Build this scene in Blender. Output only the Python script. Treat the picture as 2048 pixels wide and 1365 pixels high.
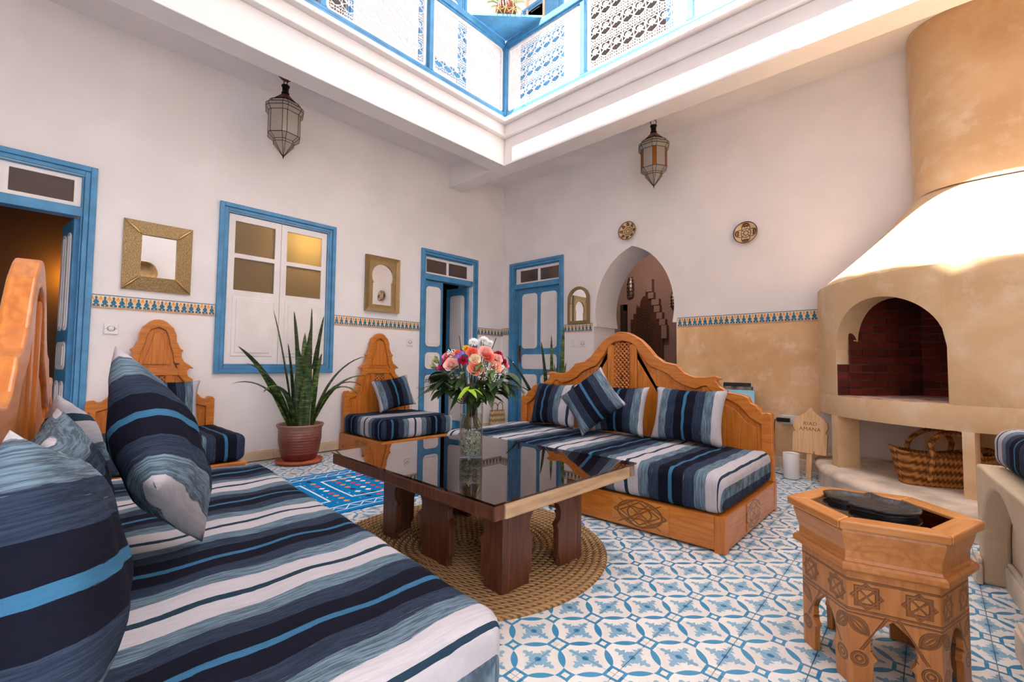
import bpy, bmesh, math, random
from mathutils import Vector, Matrix
random.seed(7)
for o in list(bpy.data.objects): bpy.data.objects.remove(o)
SC = bpy.context.scene
C = SC.collection
PI = math.pi

# ---------------------------------------------------------------- camera
F_PX, YAW, PITCH, ROLL, HCAM = 908.6, math.radians(42.815), math.radians(2.8226), math.radians(0.5713), 0.877
_cy, _sy, _cp, _sp = math.cos(YAW), math.sin(YAW), math.cos(PITCH), math.sin(PITCH)
FWD = Vector((_cy*_cp, _sy*_cp, _sp)); _r = Vector((_sy, -_cy, 0)); _u = _r.cross(FWD)
_c, _s = math.cos(ROLL), math.sin(ROLL)
RGT, UPV = _c*_r + _s*_u, -_s*_r + _c*_u
cam_d = bpy.data.cameras.new('camera'); cam = bpy.data.objects.new('camera', cam_d); C.objects.link(cam)
cam_d.sensor_fit = 'HORIZONTAL'; cam_d.sensor_width = 36; cam_d.lens = 36*F_PX/2048
cam_d.clip_start = 0.02; cam_d.clip_end = 60
m3 = Matrix((RGT, UPV, -FWD)).transposed()
cam.matrix_world = Matrix.Translation((0, 0, HCAM)) @ m3.to_4x4()
SC.camera = cam
# ---------------------------------------------------------------- sky, sun, exposure
W = bpy.data.worlds.new('world'); SC.world = W; W.use_nodes = True
bg = W.node_tree.nodes['Background']; bg.inputs[0].default_value = (0.965, 0.965, 1.0, 1); bg.inputs[1].default_value = 5.0
sd = bpy.data.lights.new('sun', 'SUN'); sun = bpy.data.objects.new('sun', sd); C.objects.link(sun)
SUN_DIR = Vector((0.48, 0.0, -1.0)).normalized()
sun.rotation_euler = SUN_DIR.to_track_quat('-Z', 'Y').to_euler(); sun.location = (0, 0, 12)
sd.energy = 30.0; sd.angle = math.radians(0.6); sd.color = (1.0, 0.93, 0.84)
pd = bpy.data.lights.new('sky_portal', 'AREA'); portal = bpy.data.objects.new('sky_portal', pd); C.objects.link(portal)
pd.shape = 'RECTANGLE'; pd.size = 2.2; pd.size_y = 5.0; portal.location = (1.86, .98, 7.2); pd.cycles.is_portal = True
_d = bpy.data.lights.new('fill_opening_portal', 'AREA'); _o = bpy.data.objects.new('fill_opening_portal', _d); C.objects.link(_o); _d.shape = 'RECTANGLE'; _d.size = 1.3; _d.size_y = 2.4; _o.location = (-.55, -1.73, 1.2); _o.rotation_euler = (PI/2, 0, 0); _d.cycles.is_portal = True  # portal for the added fill-light opening behind the camera
vs = SC.view_settings
vs.view_transform = 'Standard'; vs.look = 'None'; vs.gamma = 1.0; vs.use_curve_mapping = False; vs.exposure = 0.58
SC.display_settings.display_device = 'sRGB'
SC.cycles.max_bounces = 10; SC.cycles.diffuse_bounces = 7; SC.cycles.glossy_bounces = 4
SC.cycles.transmission_bounces = 6; SC.cycles.transparent_max_bounces = 12
SC.cycles.caustics_reflective = False; SC.cycles.caustics_refractive = False
SC.cycles.sample_clamp_indirect = 6.0

def ray(x, y): return FWD + RGT*((x-1024)/F_PX) - UPV*((y-682.5)/F_PX)
CAM = Vector((0, 0, HCAM))
def at_depth(x, y, d): return CAM + ray(x, y)*d
def on_z(x, y, z): r = ray(x, y); return CAM + r*((z-HCAM)/r.z)
def on_y(x, y, Y): r = ray(x, y); return CAM + r*(Y/r.y)
def on_x(x, y, X): r = ray(x, y); return CAM + r*(X/r.x)

# ---------------------------------------------------------------- mesh helpers
class MB:
    def __init__(s): s.v, s.f, s.m, s.sm = [], [], [], []
    def add(s, vs, fs, mi=0, smooth=False):
        b = len(s.v); s.v += [tuple(v) for v in vs]
        for f in fs: s.f.append([b+i for i in f]); s.m.append(mi); s.sm.append(smooth)
        return s
    def box(s, x0, x1, y0, y1, z0, z1, mi=0):
        v = [(x0,y0,z0),(x1,y0,z0),(x1,y1,z0),(x0,y1,z0),(x0,y0,z1),(x1,y0,z1),(x1,y1,z1),(x0,y1,z1)]
        return s.add(v, [(3,2,1,0),(4,5,6,7),(0,1,5,4),(1,2,6,5),(2,3,7,6),(3,0,4,7)], mi)
    def prism(s, poly, d0, d1, plane='xz', mi=0, smooth=False):
        # poly: 2D points; extruded along the third axis from d0 to d1
        a = sum(poly[i][0]*poly[(i+1) % len(poly)][1]-poly[(i+1) % len(poly)][0]*poly[i][1] for i in range(len(poly)))
        if a < 0: poly = poly[::-1]
        def P(p, d): return {'xz': (p[0], d, p[1]), 'yz': (d, p[0], p[1]), 'xy': (p[0], p[1], d)}[plane]
        n = len(poly)
        if plane == 'xz': lo, hi = d0, d1
        else: lo, hi = d1, d0
        v = [P(p, lo) for p in poly]+[P(p, hi) for p in poly]
        if (d0 > d1): v = v[n:]+v[:n]
        s.add(v, [tuple(range(n)), tuple(range(2*n-1, n-1, -1))], mi)
        s.add(v, [(i, n+i, n+(i+1) % n, (i+1) % n) for i in range(n)], mi, smooth)
        return s
    def tube(s, pts, r, n=6, closed=False, mi=0, caps=True, flat=1.0):
        pts = [Vector(p) for p in pts]; N = len(pts); rr = r if isinstance(r, (list, tuple)) else [r]*N
        vs = []; up = None
        for i in range(N):
            a = pts[(i-1) % N] if (closed or i > 0) else pts[i]; b = pts[(i+1) % N] if (closed or i < N-1) else pts[i]
            t = (b-a)
            if t.length < 1e-9: t = Vector((0, 0, 1))
            t.normalize()
            if up is None:
                up = Vector((0, 0, 1)) if abs(t.z) < 0.9 else Vector((1, 0, 0))
            sx = t.cross(up)
            if sx.length < 1e-6: sx = t.cross(Vector((0, 1, 0)))
            sx.normalize(); up = sx.cross(t).normalized()
            for k in range(n):
                an = 2*PI*(k+.5)/n; vs.append(pts[i]+sx*(math.cos(an)*rr[i])+up*(math.sin(an)*rr[i]*flat))
        fs = []
        for i in range(N if closed else N-1):
            j = (i+1) % N
            for k in range(n): fs.append((i*n+k, i*n+(k+1) % n, j*n+(k+1) % n, j*n+k))
        b = len(s.v); s.add(vs, fs, mi, n > 4)
        if caps and not closed:
            s.f.append([b+k for k in range(n)][::-1]); s.m.append(mi); s.sm.append(False)
            s.f.append([b+(N-1)*n+k for k in range(n)]); s.m.append(mi); s.sm.append(False)
        return s
    def lathe(s, prof, n=32, c=(0, 0, 0), mi=0, a0=0.0, a1=2*PI, sx=1.0, sy=1.0, smooth=True):
        full = abs(a1-a0-2*PI) < 1e-6; m = n if full else n+1; vs = []
        for (r, z) in prof:
            for k in range(m):
                a = a0+(a1-a0)*k/n; vs.append((c[0]+r*math.cos(a)*sx, c[1]+r*math.sin(a)*sy, c[2]+z))
        fs = []
        for i in range(len(prof)-1):
            for k in range(n):
                k2 = (k+1) % m; fs.append((i*m+k, i*m+k2, (i+1)*m+k2, (i+1)*m+k))
        return s.add(vs, fs, mi, smooth)
    def ball(s, c, r, n=8, k=5, mi=0, sz=1.0):
        return s.lathe([(max(1e-4, r*math.sin(PI*i/k)), -r*sz*math.cos(PI*i/k)) for i in range(k+1)], n, c, mi)
    def grid(s, fn, nu, nv, mi=0, wrap_u=False, wrap_v=False, smooth=True):
        mu = nu if wrap_u else nu+1; mv = nv if wrap_v else nv+1
        vs = [fn(i/nu, j/nv) for i in range(mu) for j in range(mv)]
        fs = []
        for i in range(nu):
            for j in range(nv):
                i2, j2 = (i+1) % mu, (j+1) % mv; fs.append((i*mv+j, i2*mv+j, i2*mv+j2, i*mv+j2))
        return s.add(vs, fs, mi, smooth)
    def xform(s, M, start=0):
        for i in range(start, len(s.v)): s.v[i] = tuple(M @ Vector(s.v[i]))
        return s
    def mesh(s, name, mats):
        me = bpy.data.meshes.new(name); me.from_pydata(s.v, [], s.f); me.update()
        for m in (mats if isinstance(mats, (list, tuple)) else [mats]): me.materials.append(m)
        me.polygons.foreach_set('material_index', s.m); me.polygons.foreach_set('use_smooth', s.sm)
        return me
    def build(s, name, mats, parent=None, loc=None, rot=None, bevel=0, seg=2, fix=False):
        me = s.mesh(name, mats)
        if fix:
            b = bmesh.new(); b.from_mesh(me); bmesh.ops.remove_doubles(b, verts=b.verts, dist=1e-5)
            bmesh.ops.recalc_face_normals(b, faces=b.faces); b.to_mesh(me); b.free()
        return link(name, me, parent, loc, rot, bevel, seg)
def link(name, me, parent=None, loc=None, rot=None, bevel=0, seg=2):
    o = bpy.data.objects.new(name, me); C.objects.link(o)
    if parent: o.parent = parent
    if loc is not None: o.location = loc
    if rot is not None: o.rotation_euler = rot
    if bevel:
        b = o.modifiers.new('bevel', 'BEVEL'); b.width = bevel; b.segments = seg; b.limit_method = 'ANGLE'; b.angle_limit = math.radians(40)
    return o
def tag(o, label=None, cat=None, group=None, kind=None):
    if label: o['label'] = label
    if cat: o['category'] = cat
    if group: o['group'] = group
    if kind: o['kind'] = kind
    return o
def thing(name, label, cat, loc=(0,0,0), rz=0.0, group=None, rot=None):
    o = bpy.data.objects.new(name, None); C.objects.link(o); o.empty_display_size = .1
    o.location = loc; o.rotation_euler = rot if rot else (0, 0, rz)
    return tag(o, label, cat, group)
def struct(name, loc=(0,0,0), rz=0.0):
    o = bpy.data.objects.new(name, None); C.objects.link(o); o.location = loc; o.rotation_euler = (0, 0, rz); o['kind'] = 'structure'; return o
def S(o): o['kind'] = 'structure'; return o
def copy_tree(o, parent=None):
    c = o.copy(); C.objects.link(c); c.parent = parent
    for ch in list(o.children): copy_tree(ch, c)
    return c
def lerp(a, b, t): return a+(b-a)*t
def catmull(pts, k=6, closed=False):
    out = []; n = len(pts); V = [Vector(p) for p in pts]
    for i in range(n if closed else n-1):
        g = (lambda j: V[j % n]) if closed else (lambda j: V[max(0, min(n-1, j))])
        p0, p1, p2, p3 = g(i-1), g(i), g(i+1), g(i+2)
        for q in range(k):
            t = q/k; out.append(0.5*((2*p1)+(p2-p0)*t+(2*p0-5*p1+4*p2-p3)*t*t+(-p0+3*p1-3*p2+p3)*t**3))
    if not closed: out.append(V[-1])
    return out
def rrect(x0, x1, z0, z1, r, k=5):
    out = []
    for (cx, cz, a) in ((x1-r, z1-r, 0), (x0+r, z1-r, 90), (x0+r, z0+r, 180), (x1-r, z0+r, 270)):
        for i in range(k+1):
            t = math.radians(a+90*i/k); out.append((cx+r*math.cos(t), cz+r*math.sin(t)))
    return out
def rbox_mesh(mb, sx, sy, z0, z1, r, n=(10, 14, 4), mi=0, fn=None):
    """closed box with round edges; fn(x,y,z)->offset vector for cloth wrinkles"""
    hx, hy, hz, cz = sx/2, sy/2, (z1-z0)/2, (z0+z1)/2
    def warp(x, y, z):
        ix, iy, iz = max(-hx+r, min(hx-r, x)), max(-hy+r, min(hy-r, y)), max(-hz+r, min(hz-r, z))
        d = Vector((x-ix, y-iy, z-iz))
        if d.length > 1e-9:
            m = max(abs(d.x), abs(d.y), abs(d.z)); d = d.normalized()*m
        p = Vector((ix, iy, iz+cz))+d
        if fn: p += Vector(fn(p.x, p.y, p.z))
        return p
    def axis(h, k):
        inner = [(-h+r)+(2*h-2*r)*i/k for i in range(k+1)]
        e = [r*q for q in (1, .75, .5, .25)]
        return [-h+r-q for q in e]+inner+[h-r+q for q in e[::-1]]
    ax, ay, az = axis(hx, n[0]), axis(hy, n[1]), axis(hz, n[2])
    def face(U, V, f, flip):
        vs = [warp(*f(a, b)) for a in U for b in V]; k = len(V); fs = []
        for i in range(len(U)-1):
            for j in range(k-1):
                q = (i*k+j, (i+1)*k+j, (i+1)*k+j+1, i*k+j+1); fs.append(q[::-1] if flip else q)
        mb.add(vs, fs, mi, True)
    face(ax, ay, lambda a, b: (a, b, hz), False); face(ax, ay, lambda a, b: (a, b, -hz), True)
    face(ax, az, lambda a, b: (a, -hy, b), False); face(ax, az, lambda a, b: (a, hy, b), True)
    face(ay, az, lambda a, b: (hx, a, b), False); face(ay, az, lambda a, b: (-hx, a, b), True)

# ---------------------------------------------------------------- node helpers
class E:
    """scalar node expression"""
    def __init__(s, nt, x): s.nt, s.x = nt, x
    def _op(s, op, *a):
        n = s.nt.nodes.new('ShaderNodeMath'); n.operation = op
        for i, v in enumerate((s,)+a):
            v = v.x if isinstance(v, E) else v
            if isinstance(v, (int, float)): n.inputs[i].default_value = v
            else: s.nt.links.new(v, n.inputs[i])
        return E(s.nt, n.outputs[0])
    def _w(s, o): return o if isinstance(o, E) else E(s.nt, float(o))
    def __add__(s, o): return s._op('ADD', o)
    __radd__ = __add__
    def __sub__(s, o): return s._op('SUBTRACT', o)
    def __rsub__(s, o): return s._w(o)._op('SUBTRACT', s)
    def __mul__(s, o): return s._op('MULTIPLY', o)
    __rmul__ = __mul__
    def __truediv__(s, o): return s._op('DIVIDE', o)
    def __neg__(s): return s*-1.0
    def abs(s): return s._op('ABSOLUTE')
    def sqrt(s): return s._op('SQRT')
    def sin(s): return s._op('SINE')
    def cos(s): return s._op('COSINE')
    def fract(s): return s._op('FRACT')
    def floor(s): return s._op('FLOOR')
    def pw(s, k): return s._op('POWER', k)
    def min(s, o): return s._op('MINIMUM', o)
    def max(s, o): return s._op('MAXIMUM', o)
    def lt(s, o): return s._op('LESS_THAN', o)
    def gt(s, o): return s._op('GREATER_THAN', o)
    def atan2(s, o): return s._op('ARCTAN2', o)
    def ss(s, a, b):
        n = s.nt.nodes.new('ShaderNodeMapRange'); n.interpolation_type = 'SMOOTHSTEP'
        s.nt.links.new(s.x, n.inputs[0]); n.inputs[1].default_value = a; n.inputs[2].default_value = b
        return E(s.nt, n.outputs[0])
def lin(c):
    f = lambda u: u/12.92 if u <= .04045 else ((u+.055)/1.055)**2.4
    return tuple(f(x/255) for x in c[:3])+(1,)
class Mat:
    def __init__(s, name, col=(200,200,200), rough=.6, metal=0.0, spec=.5):
        s.m = bpy.data.materials.new(name); s.m.use_nodes = True; s.nt = s.m.node_tree
        s.b = s.nt.nodes['Principled BSDF']; s.b.inputs['Base Color'].default_value = lin(col)
        s.b.inputs['Roughness'].default_value = rough; s.b.inputs['Metallic'].default_value = metal
        s.b.inputs['Specular IOR Level'].default_value = spec
    def new(s, t): return s.nt.nodes.new(t)
    def L(s, a, b): s.nt.links.new(a.x if isinstance(a, E) else a, b)
    def tc(s, kind='Object'): return s.new('ShaderNodeTexCoord').outputs[kind]
    def xyz(s, kind='Object'):
        n = s.new('ShaderNodeSeparateXYZ'); s.L(s.tc(kind), n.inputs[0]); return [E(s.nt, o) for o in n.outputs]
    def vec(s, x, y, z):
        n = s.new('ShaderNodeCombineXYZ')
        for i, v in enumerate((x, y, z)):
            if isinstance(v, E): s.L(v, n.inputs[i])
            else: n.inputs[i].default_value = v
        return n.outputs[0]
    def noise(s, vec=None, scale=5.0, detail=3.0, rough=.5, dist=0.0, col=False):
        n = s.new('ShaderNodeTexNoise'); n.inputs['Scale'].default_value = scale; n.inputs['Detail'].default_value = detail
        n.inputs['Roughness'].default_value = rough; n.inputs['Distortion'].default_value = dist
        s.L(vec if vec is not None else s.tc(), n.inputs['Vector'])
        return n.outputs[1] if col else E(s.nt, n.outputs[0])
    def vor(s, vec, scale, feature='F1'):
        n = s.new('ShaderNodeTexVoronoi'); n.feature = feature; n.inputs['Scale'].default_value = scale; s.L(vec, n.inputs['Vector'])
        return E(s.nt, n.outputs['Distance'])
    def rnd(s): return E(s.nt, s.new('ShaderNodeObjectInfo').outputs['Random'])
    def white(s, vec):
        n = s.new('ShaderNodeTexWhiteNoise'); n.noise_dimensions = '3D'; s.L(vec, n.inputs['Vector']); return E(s.nt, n.outputs['Value'])
    def mix(s, f, a, b):
        n = s.new('ShaderNodeMix'); n.data_type = 'RGBA'
        for v, i in ((f, 0), (a, 6), (b, 7)):
            if isinstance(v, tuple): n.inputs[i].default_value = lin(v)
            elif isinstance(v, (int, float)): n.inputs[i].default_value = v
            else: s.L(v, n.inputs[i])
        return n.outputs[2]
    def ramp(s, f, stops, const=False):
        n = s.new('ShaderNodeValToRGB'); cr = n.color_ramp; cr.interpolation = 'CONSTANT' if const else 'LINEAR'
        while len(cr.elements) < len(stops): cr.elements.new(1.0)
        for e, (p, c) in zip(cr.elements, stops): e.position = p; e.color = lin(c)
        s.L(f, n.inputs[0]); return n.outputs[0]
    def col(s, c): s.L(c, s.b.inputs['Base Color']); return s
    def bump(s, h, strength=.3, dist=.01):
        n = s.new('ShaderNodeBump'); n.inputs['Strength'].default_value = strength; n.inputs['Distance'].default_value = dist
        s.L(h, n.inputs['Height']); s.L(n.outputs[0], s.b.inputs['Normal']); return s
    def rough(s, e): s.L(e, s.b.inputs['Roughness']); return s
    def coat(s, w=.5, r=.1): s.b.inputs['Coat Weight'].default_value = w; s.b.inputs['Coat Roughness'].default_value = r; return s
    def emit(s, c, k): s.b.inputs['Emission Color'].default_value = lin(c); s.b.inputs['Emission Strength'].default_value = k; return s
def simple(name, col, rough=.6, metal=0.0, var=0.08, scale=6.0, bump=0.0, bscale=40, spec=.5):
    m = Mat(name, col, rough, metal, spec); n = m.noise(scale=scale, detail=4)
    d = tuple(max(0, c*(1-var*2)) for c in col); u = tuple(min(255, c*(1+var)) for c in col)
    m.col(m.mix(n.ss(.3, .7), d, u))
    if bump: m.bump(m.noise(scale=bscale, detail=3), bump, .01)
    return m
def thin_glass(name, tint=(230,235,235), rough=.0, ior=1.5, keep=1.0, power=5.0):
    m = Mat(name); nt = m.nt; nt.nodes.remove(m.b)
    t = nt.nodes.new('ShaderNodeBsdfTransparent'); t.inputs[0].default_value = lin(tint)
    g = nt.nodes.new('ShaderNodeBsdfGlossy'); g.inputs['Roughness'].default_value = rough
    lw = nt.nodes.new('ShaderNodeLayerWeight'); lw.inputs[0].default_value = .5; f0 = ((ior-1)/(ior+1))**2*keep
    fr = E(nt, lw.outputs['Facing']).pw(power)*(1-f0)+f0
    mx = nt.nodes.new('ShaderNodeMixShader'); nt.links.new(fr.x, mx.inputs[0]); nt.links.new(t.outputs[0], mx.inputs[1]); nt.links.new(g.outputs[0], mx.inputs[2])
    nt.links.new(mx.outputs[0], nt.nodes['Material Output'].inputs[0]); return m.m
# ---------------------------------------------------------------- materials
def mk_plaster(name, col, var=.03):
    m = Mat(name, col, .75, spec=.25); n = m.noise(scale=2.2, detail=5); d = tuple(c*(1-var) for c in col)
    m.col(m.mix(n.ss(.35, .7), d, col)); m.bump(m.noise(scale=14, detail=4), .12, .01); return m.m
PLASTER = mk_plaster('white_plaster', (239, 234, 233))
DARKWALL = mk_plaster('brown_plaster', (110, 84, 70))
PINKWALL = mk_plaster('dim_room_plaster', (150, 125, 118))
def mk_tadelakt(name, c0, c1, c2):
    m = Mat(name, c0, .42, spec=.35)
    a = m.noise(scale=1.6, detail=6, rough=.6, dist=.6); b = m.noise(scale=6, detail=6, rough=.65)
    c = m.mix(a.ss(.3, .7), c0, c1)
    mx = m.mix(b.ss(.48, .72)*.7, (0,0,0), c2); m.L(c, mx.node.inputs[6]); m.col(mx)
    m.bump(m.noise(scale=9, detail=5), .15, .012); return m.m
TAN = mk_tadelakt('tan_tadelakt', (200, 164, 120), (222, 190, 150), (226, 204, 174))
DADO = mk_tadelakt('warm_tan_dado', (212, 168, 118), (238, 200, 154), (244, 220, 190))
HEARTH = simple('pale_hearth_plaster', (214, 196, 178), .6, var=.08, scale=5, bump=.2, bscale=25).m
BEIGE = simple('beige_skirting_tile', (222, 200, 170), .35, var=.05, scale=4).m
BENCHP = mk_plaster('grey_beige_tadelakt', (214, 192, 162), .1)
def mk_blue(name, col):
    m = Mat(name, col, .38, spec=.5); n = m.noise(m.vec(*[a*b for a, b in zip(m.xyz(), (3, 3, 3))]), 3, 4)
    m.col(m.mix(n.ss(.3, .75), tuple(c*.9 for c in col), tuple(min(255, c*1.05) for c in col))); m.bump(m.noise(scale=30, detail=2), .06, .01); return m.m
BLUE = mk_blue('blue_gloss_paint', (72, 140, 186))
WHITEP = simple('white_gloss_paint', (232, 226, 224), .4, var=.02, scale=3).m
DARKDOOR = simple('dark_brown_timber', (58, 44, 38), .5, var=.15, scale=5).m
def mk_wood(name, dark, mid, light, axis=2, rough=.32, coat=.25, freq=1.0, knots=True):
    m = Mat(name, mid, rough); x = m.xyz(); k = [9.0*freq]*3; k[axis] = 0.9*freq
    r = m.rnd()*7.0
    v = m.vec(x[0]*k[0]+r, x[1]*k[1]+r*1.7, x[2]*k[2]+r*.6)
    n = m.noise(v, 1.0, 2.0, .45); g = ((n*64.0).sin()*.5+.5).pw(2.2)
    f = m.noise(m.vec(x[0]*k[0]*9, x[1]*k[1]*9, x[2]*k[2]*5), 1.0, 2.0)
    c = m.ramp(g*.18+f*.62, [(0.15, light), (.45, mid), (.95, dark)])
    if knots:
        d = m.vor(m.vec(x[0]*(1.2 if axis == 0 else 2.6)+r, x[1]*(1.2 if axis == 1 else 2.6)+r, x[2]*(1.2 if axis == 2 else 2.6)), 2.3)
        kk = 1.0-d.ss(.02, .075)
        mx = m.mix(kk, (0,0,0), (70, 32, 14)); m.L(c, mx.node.inputs[6]); c = mx
    m.col(c); m.coat(coat, .12); m.bump(g*.5+f*.5, .06, .004); return m
PINE = mk_wood('varnished_pine', (140, 66, 14), (188, 106, 32), (206, 128, 50), 2).m
PINEH = mk_wood('varnished_pine_horizontal', (140, 68, 16), (188, 108, 36), (208, 132, 54), 1).m
PINEHX = mk_wood('varnished_pine_crosswise', (140, 68, 16), (188, 108, 36), (208, 132, 54), 0).m
PALEPINE = mk_wood('raw_pale_pine', (190, 140, 88), (220, 178, 130), (234, 198, 152), 2, .5, .1).m
def carve(m, x, z):
    """carved relief for a table panel: x across (-.1..+.1), z up in metres; returns groove mask"""
    g = lambda e, w: 1.0-e.abs().ss(w*.4, w)
    ax = x.abs()
    frame = g(z-.285, .004).max(g(z-.205, .004)).max(g(z-.195, .003))
    t = (x*9.0).fract()-.5; zz = (z-.245)*9.0
    star = g(t.abs()+zz.abs()-.30, .05).max(g((t.abs()).max(zz.abs())-.21, .05)).max(g(t.abs()-zz.abs(), .035)*(t*t+zz*zz).lt(.05))
    star = star*z.gt(.208)*z.lt(.282)
    px, pz = ax-.075, z-.165
    qa, qb = (px+pz)*.707, ((px-pz)*.707).abs()
    leaf = g(qb+qa*qa*17.0-.016, .004).max(g(qb+qa*qa*17.0-.009, .003)).max(g(qb, .0025)*qa.abs().lt(.022))
    pz2 = z-.075; r2 = (px*px+pz2*pz2).sqrt(); ring = g(r2-.017, .004).max(g(r2-.008, .003))
    cut = g((ax*1.05+(z-.20)*.62).abs()-.012, .005)*z.gt(.10)*z.lt(.2)
    return frame.max(star).max(leaf).max(ring).max(cut)
def mk_carved():
    m = mk_wood('carved_pine', (146, 80, 30), (182, 114, 52), (200, 136, 72), 2, .4, .2)
    x = m.xyz(); h = carve(m, x[0], x[2])
    old = m.b.inputs['Base Color'].links[0].from_socket
    mx = m.mix(h*.65, (0,0,0), (104, 56, 20)); m.L(old, mx.node.inputs[6]); m.col(mx); m.bump(1.0-h, .9, .006); return m.m  # shade of the grooves painted as darker brown, besides the bump
CARVED = mk_carved()
TABLEPINE = mk_wood('light_honey_pine', (150, 84, 32), (186, 118, 54), (202, 138, 74), 0, .35, .3).m
def mk_medallion():
    m = mk_wood('pine_with_carved_medallion', (150, 84, 30), (194, 120, 48), (214, 146, 70), 1, .35, .3)
    x = m.xyz(); g = lambda e, w: 1.0-e.abs().ss(w*.35, w)
    y, z = x[1]*1.0, x[2]*1.9
    ay, az = y.abs(), z.abs()
    d = ay+az; r = (y*y+z*z).sqrt(); mxx = ay.max(az)
    h = g(d-.15, .012).max(g(d-.11, .010)).max(g(r-.125, .008)).max(g((ay*1.6-az).abs()-.02, .007)*r.lt(.13)).max(g(ay-az, .008)*r.lt(.17)).max(g((r-.05)-(y*30.0).sin().abs()*.02, .008))
    h = h*mxx.lt(.15)
    old = m.b.inputs['Base Color'].links[0].from_socket
    mx = m.mix(h*.8, (0,0,0), (110, 56, 20)); m.L(old, mx.node.inputs[6]); m.col(mx); m.bump(1.0-h, .8, .006); return m.m  # medallion cuts get their shade in the colour as well as bump
MEDAL = mk_medallion()
REDWOOD = mk_wood('dark_red_brown_wood', (40, 20, 14), (78, 42, 28), (104, 60, 40), 2, .45, .15).m
def mk_boat():
    m = mk_wood('weathered_boat_wood', (92, 58, 44), (136, 94, 72), (166, 122, 96), 1, .6, .0, knots=False)
    n = m.noise(scale=7, detail=5, rough=.7); x = m.xyz()
    old = m.b.inputs['Base Color'].links[0].from_socket
    mx = m.mix(n.ss(.58, .66)*.7, (0,0,0), (86, 128, 140)); m.L(old, mx.node.inputs[6])
    n2 = m.noise(m.vec(x[0]+5.0, x[1]*1.0, x[2]), 4, 5, .7)
    my = m.mix(n2.ss(.58, .64)*.8, (0,0,0), (178, 150, 118)); m.L(mx, my.node.inputs[6]); m.col(my); return m.m
BOAT = mk_boat()
DRIFT = mk_wood('pale_driftwood', (96, 72, 52), (170, 140, 108), (192, 164, 130), 0, .7, .0).m
TGLASS = thin_glass('smoked_glass', (186, 152, 128), .004, 1.9, 1.0, 3.2)
CLEAR = thin_glass('clear_glass', (250, 252, 251), 0, 1.4)
def fabric(name, axis, wrap=False):
    m = Mat(name, rough=.95, spec=.1); x = m.xyz(); oi = m.new('ShaderNodeObjectInfo'); sep = m.new('ShaderNodeSeparateColor'); m.L(oi.outputs['Color'], sep.inputs[0])
    off, shear = E(m.nt, sep.outputs[0]), E(m.nt, sep.outputs[1])
    along = 1-axis if axis < 2 else 0
    k = [8.0]*3; k[axis] = 160.0
    fine = m.noise(m.vec(x[0]*k[0]*2.0, x[1]*k[1]*2.0, x[2]*8.0), 1.0, 2.0)
    wob = m.noise(m.vec(x[0]*6.0, x[1]*6.0, x[2]*6.0), 1.0, 2.0)
    t = x[axis]+(x[1-axis] if axis < 2 else x[0])*shear+off+(wob-.5)*.012+(fine-.5)*.006
    if wrap:
        nn = m.xyz('Normal'); t = t+(nn[axis].abs().ss(.3, .95))*x[axis].gt(0.0)*(.362-x[2])-(nn[axis].abs().ss(.3, .95))*x[axis].lt(0.0)*(.362-x[2])
    ph = ((t/.49).fract()-.5).abs()*2.0
    c = m.ramp(ph, [(0, (38, 58, 74)), (.042, (186, 182, 188)), (.29, (112, 134, 150)), (.515, (50, 62, 82)), (.74, (20, 21, 34)), (.958, (56, 106, 140))], True)
    st = m.noise(m.vec(x[0]*k[0]*1.5, x[1]*k[1]*1.5, x[2]*8.0), 1.0, 3.0, .7)
    band = ph.gt(.29)*ph.lt(.74)
    mx = m.mix((st.ss(.38, .62))*(band*.55+.12), (0,0,0), (26, 30, 44)); m.L(c, mx.node.inputs[6])
    my = m.mix(st.ss(.6, .8)*band*.45, (0,0,0), (176, 186, 196)); m.L(mx, my.node.inputs[6]); m.col(my)
    m.bump(m.noise(m.vec(x[0]*400, x[1]*400, x[2]*400), 1.0, 1.0)+wob*2.0, .25, .004)
    return m.m
FABX, FABY, FABM = fabric('striped_weave_across_x', 0), fabric('striped_weave_across_y', 1), fabric('striped_mattress_weave', 0, True)
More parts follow.
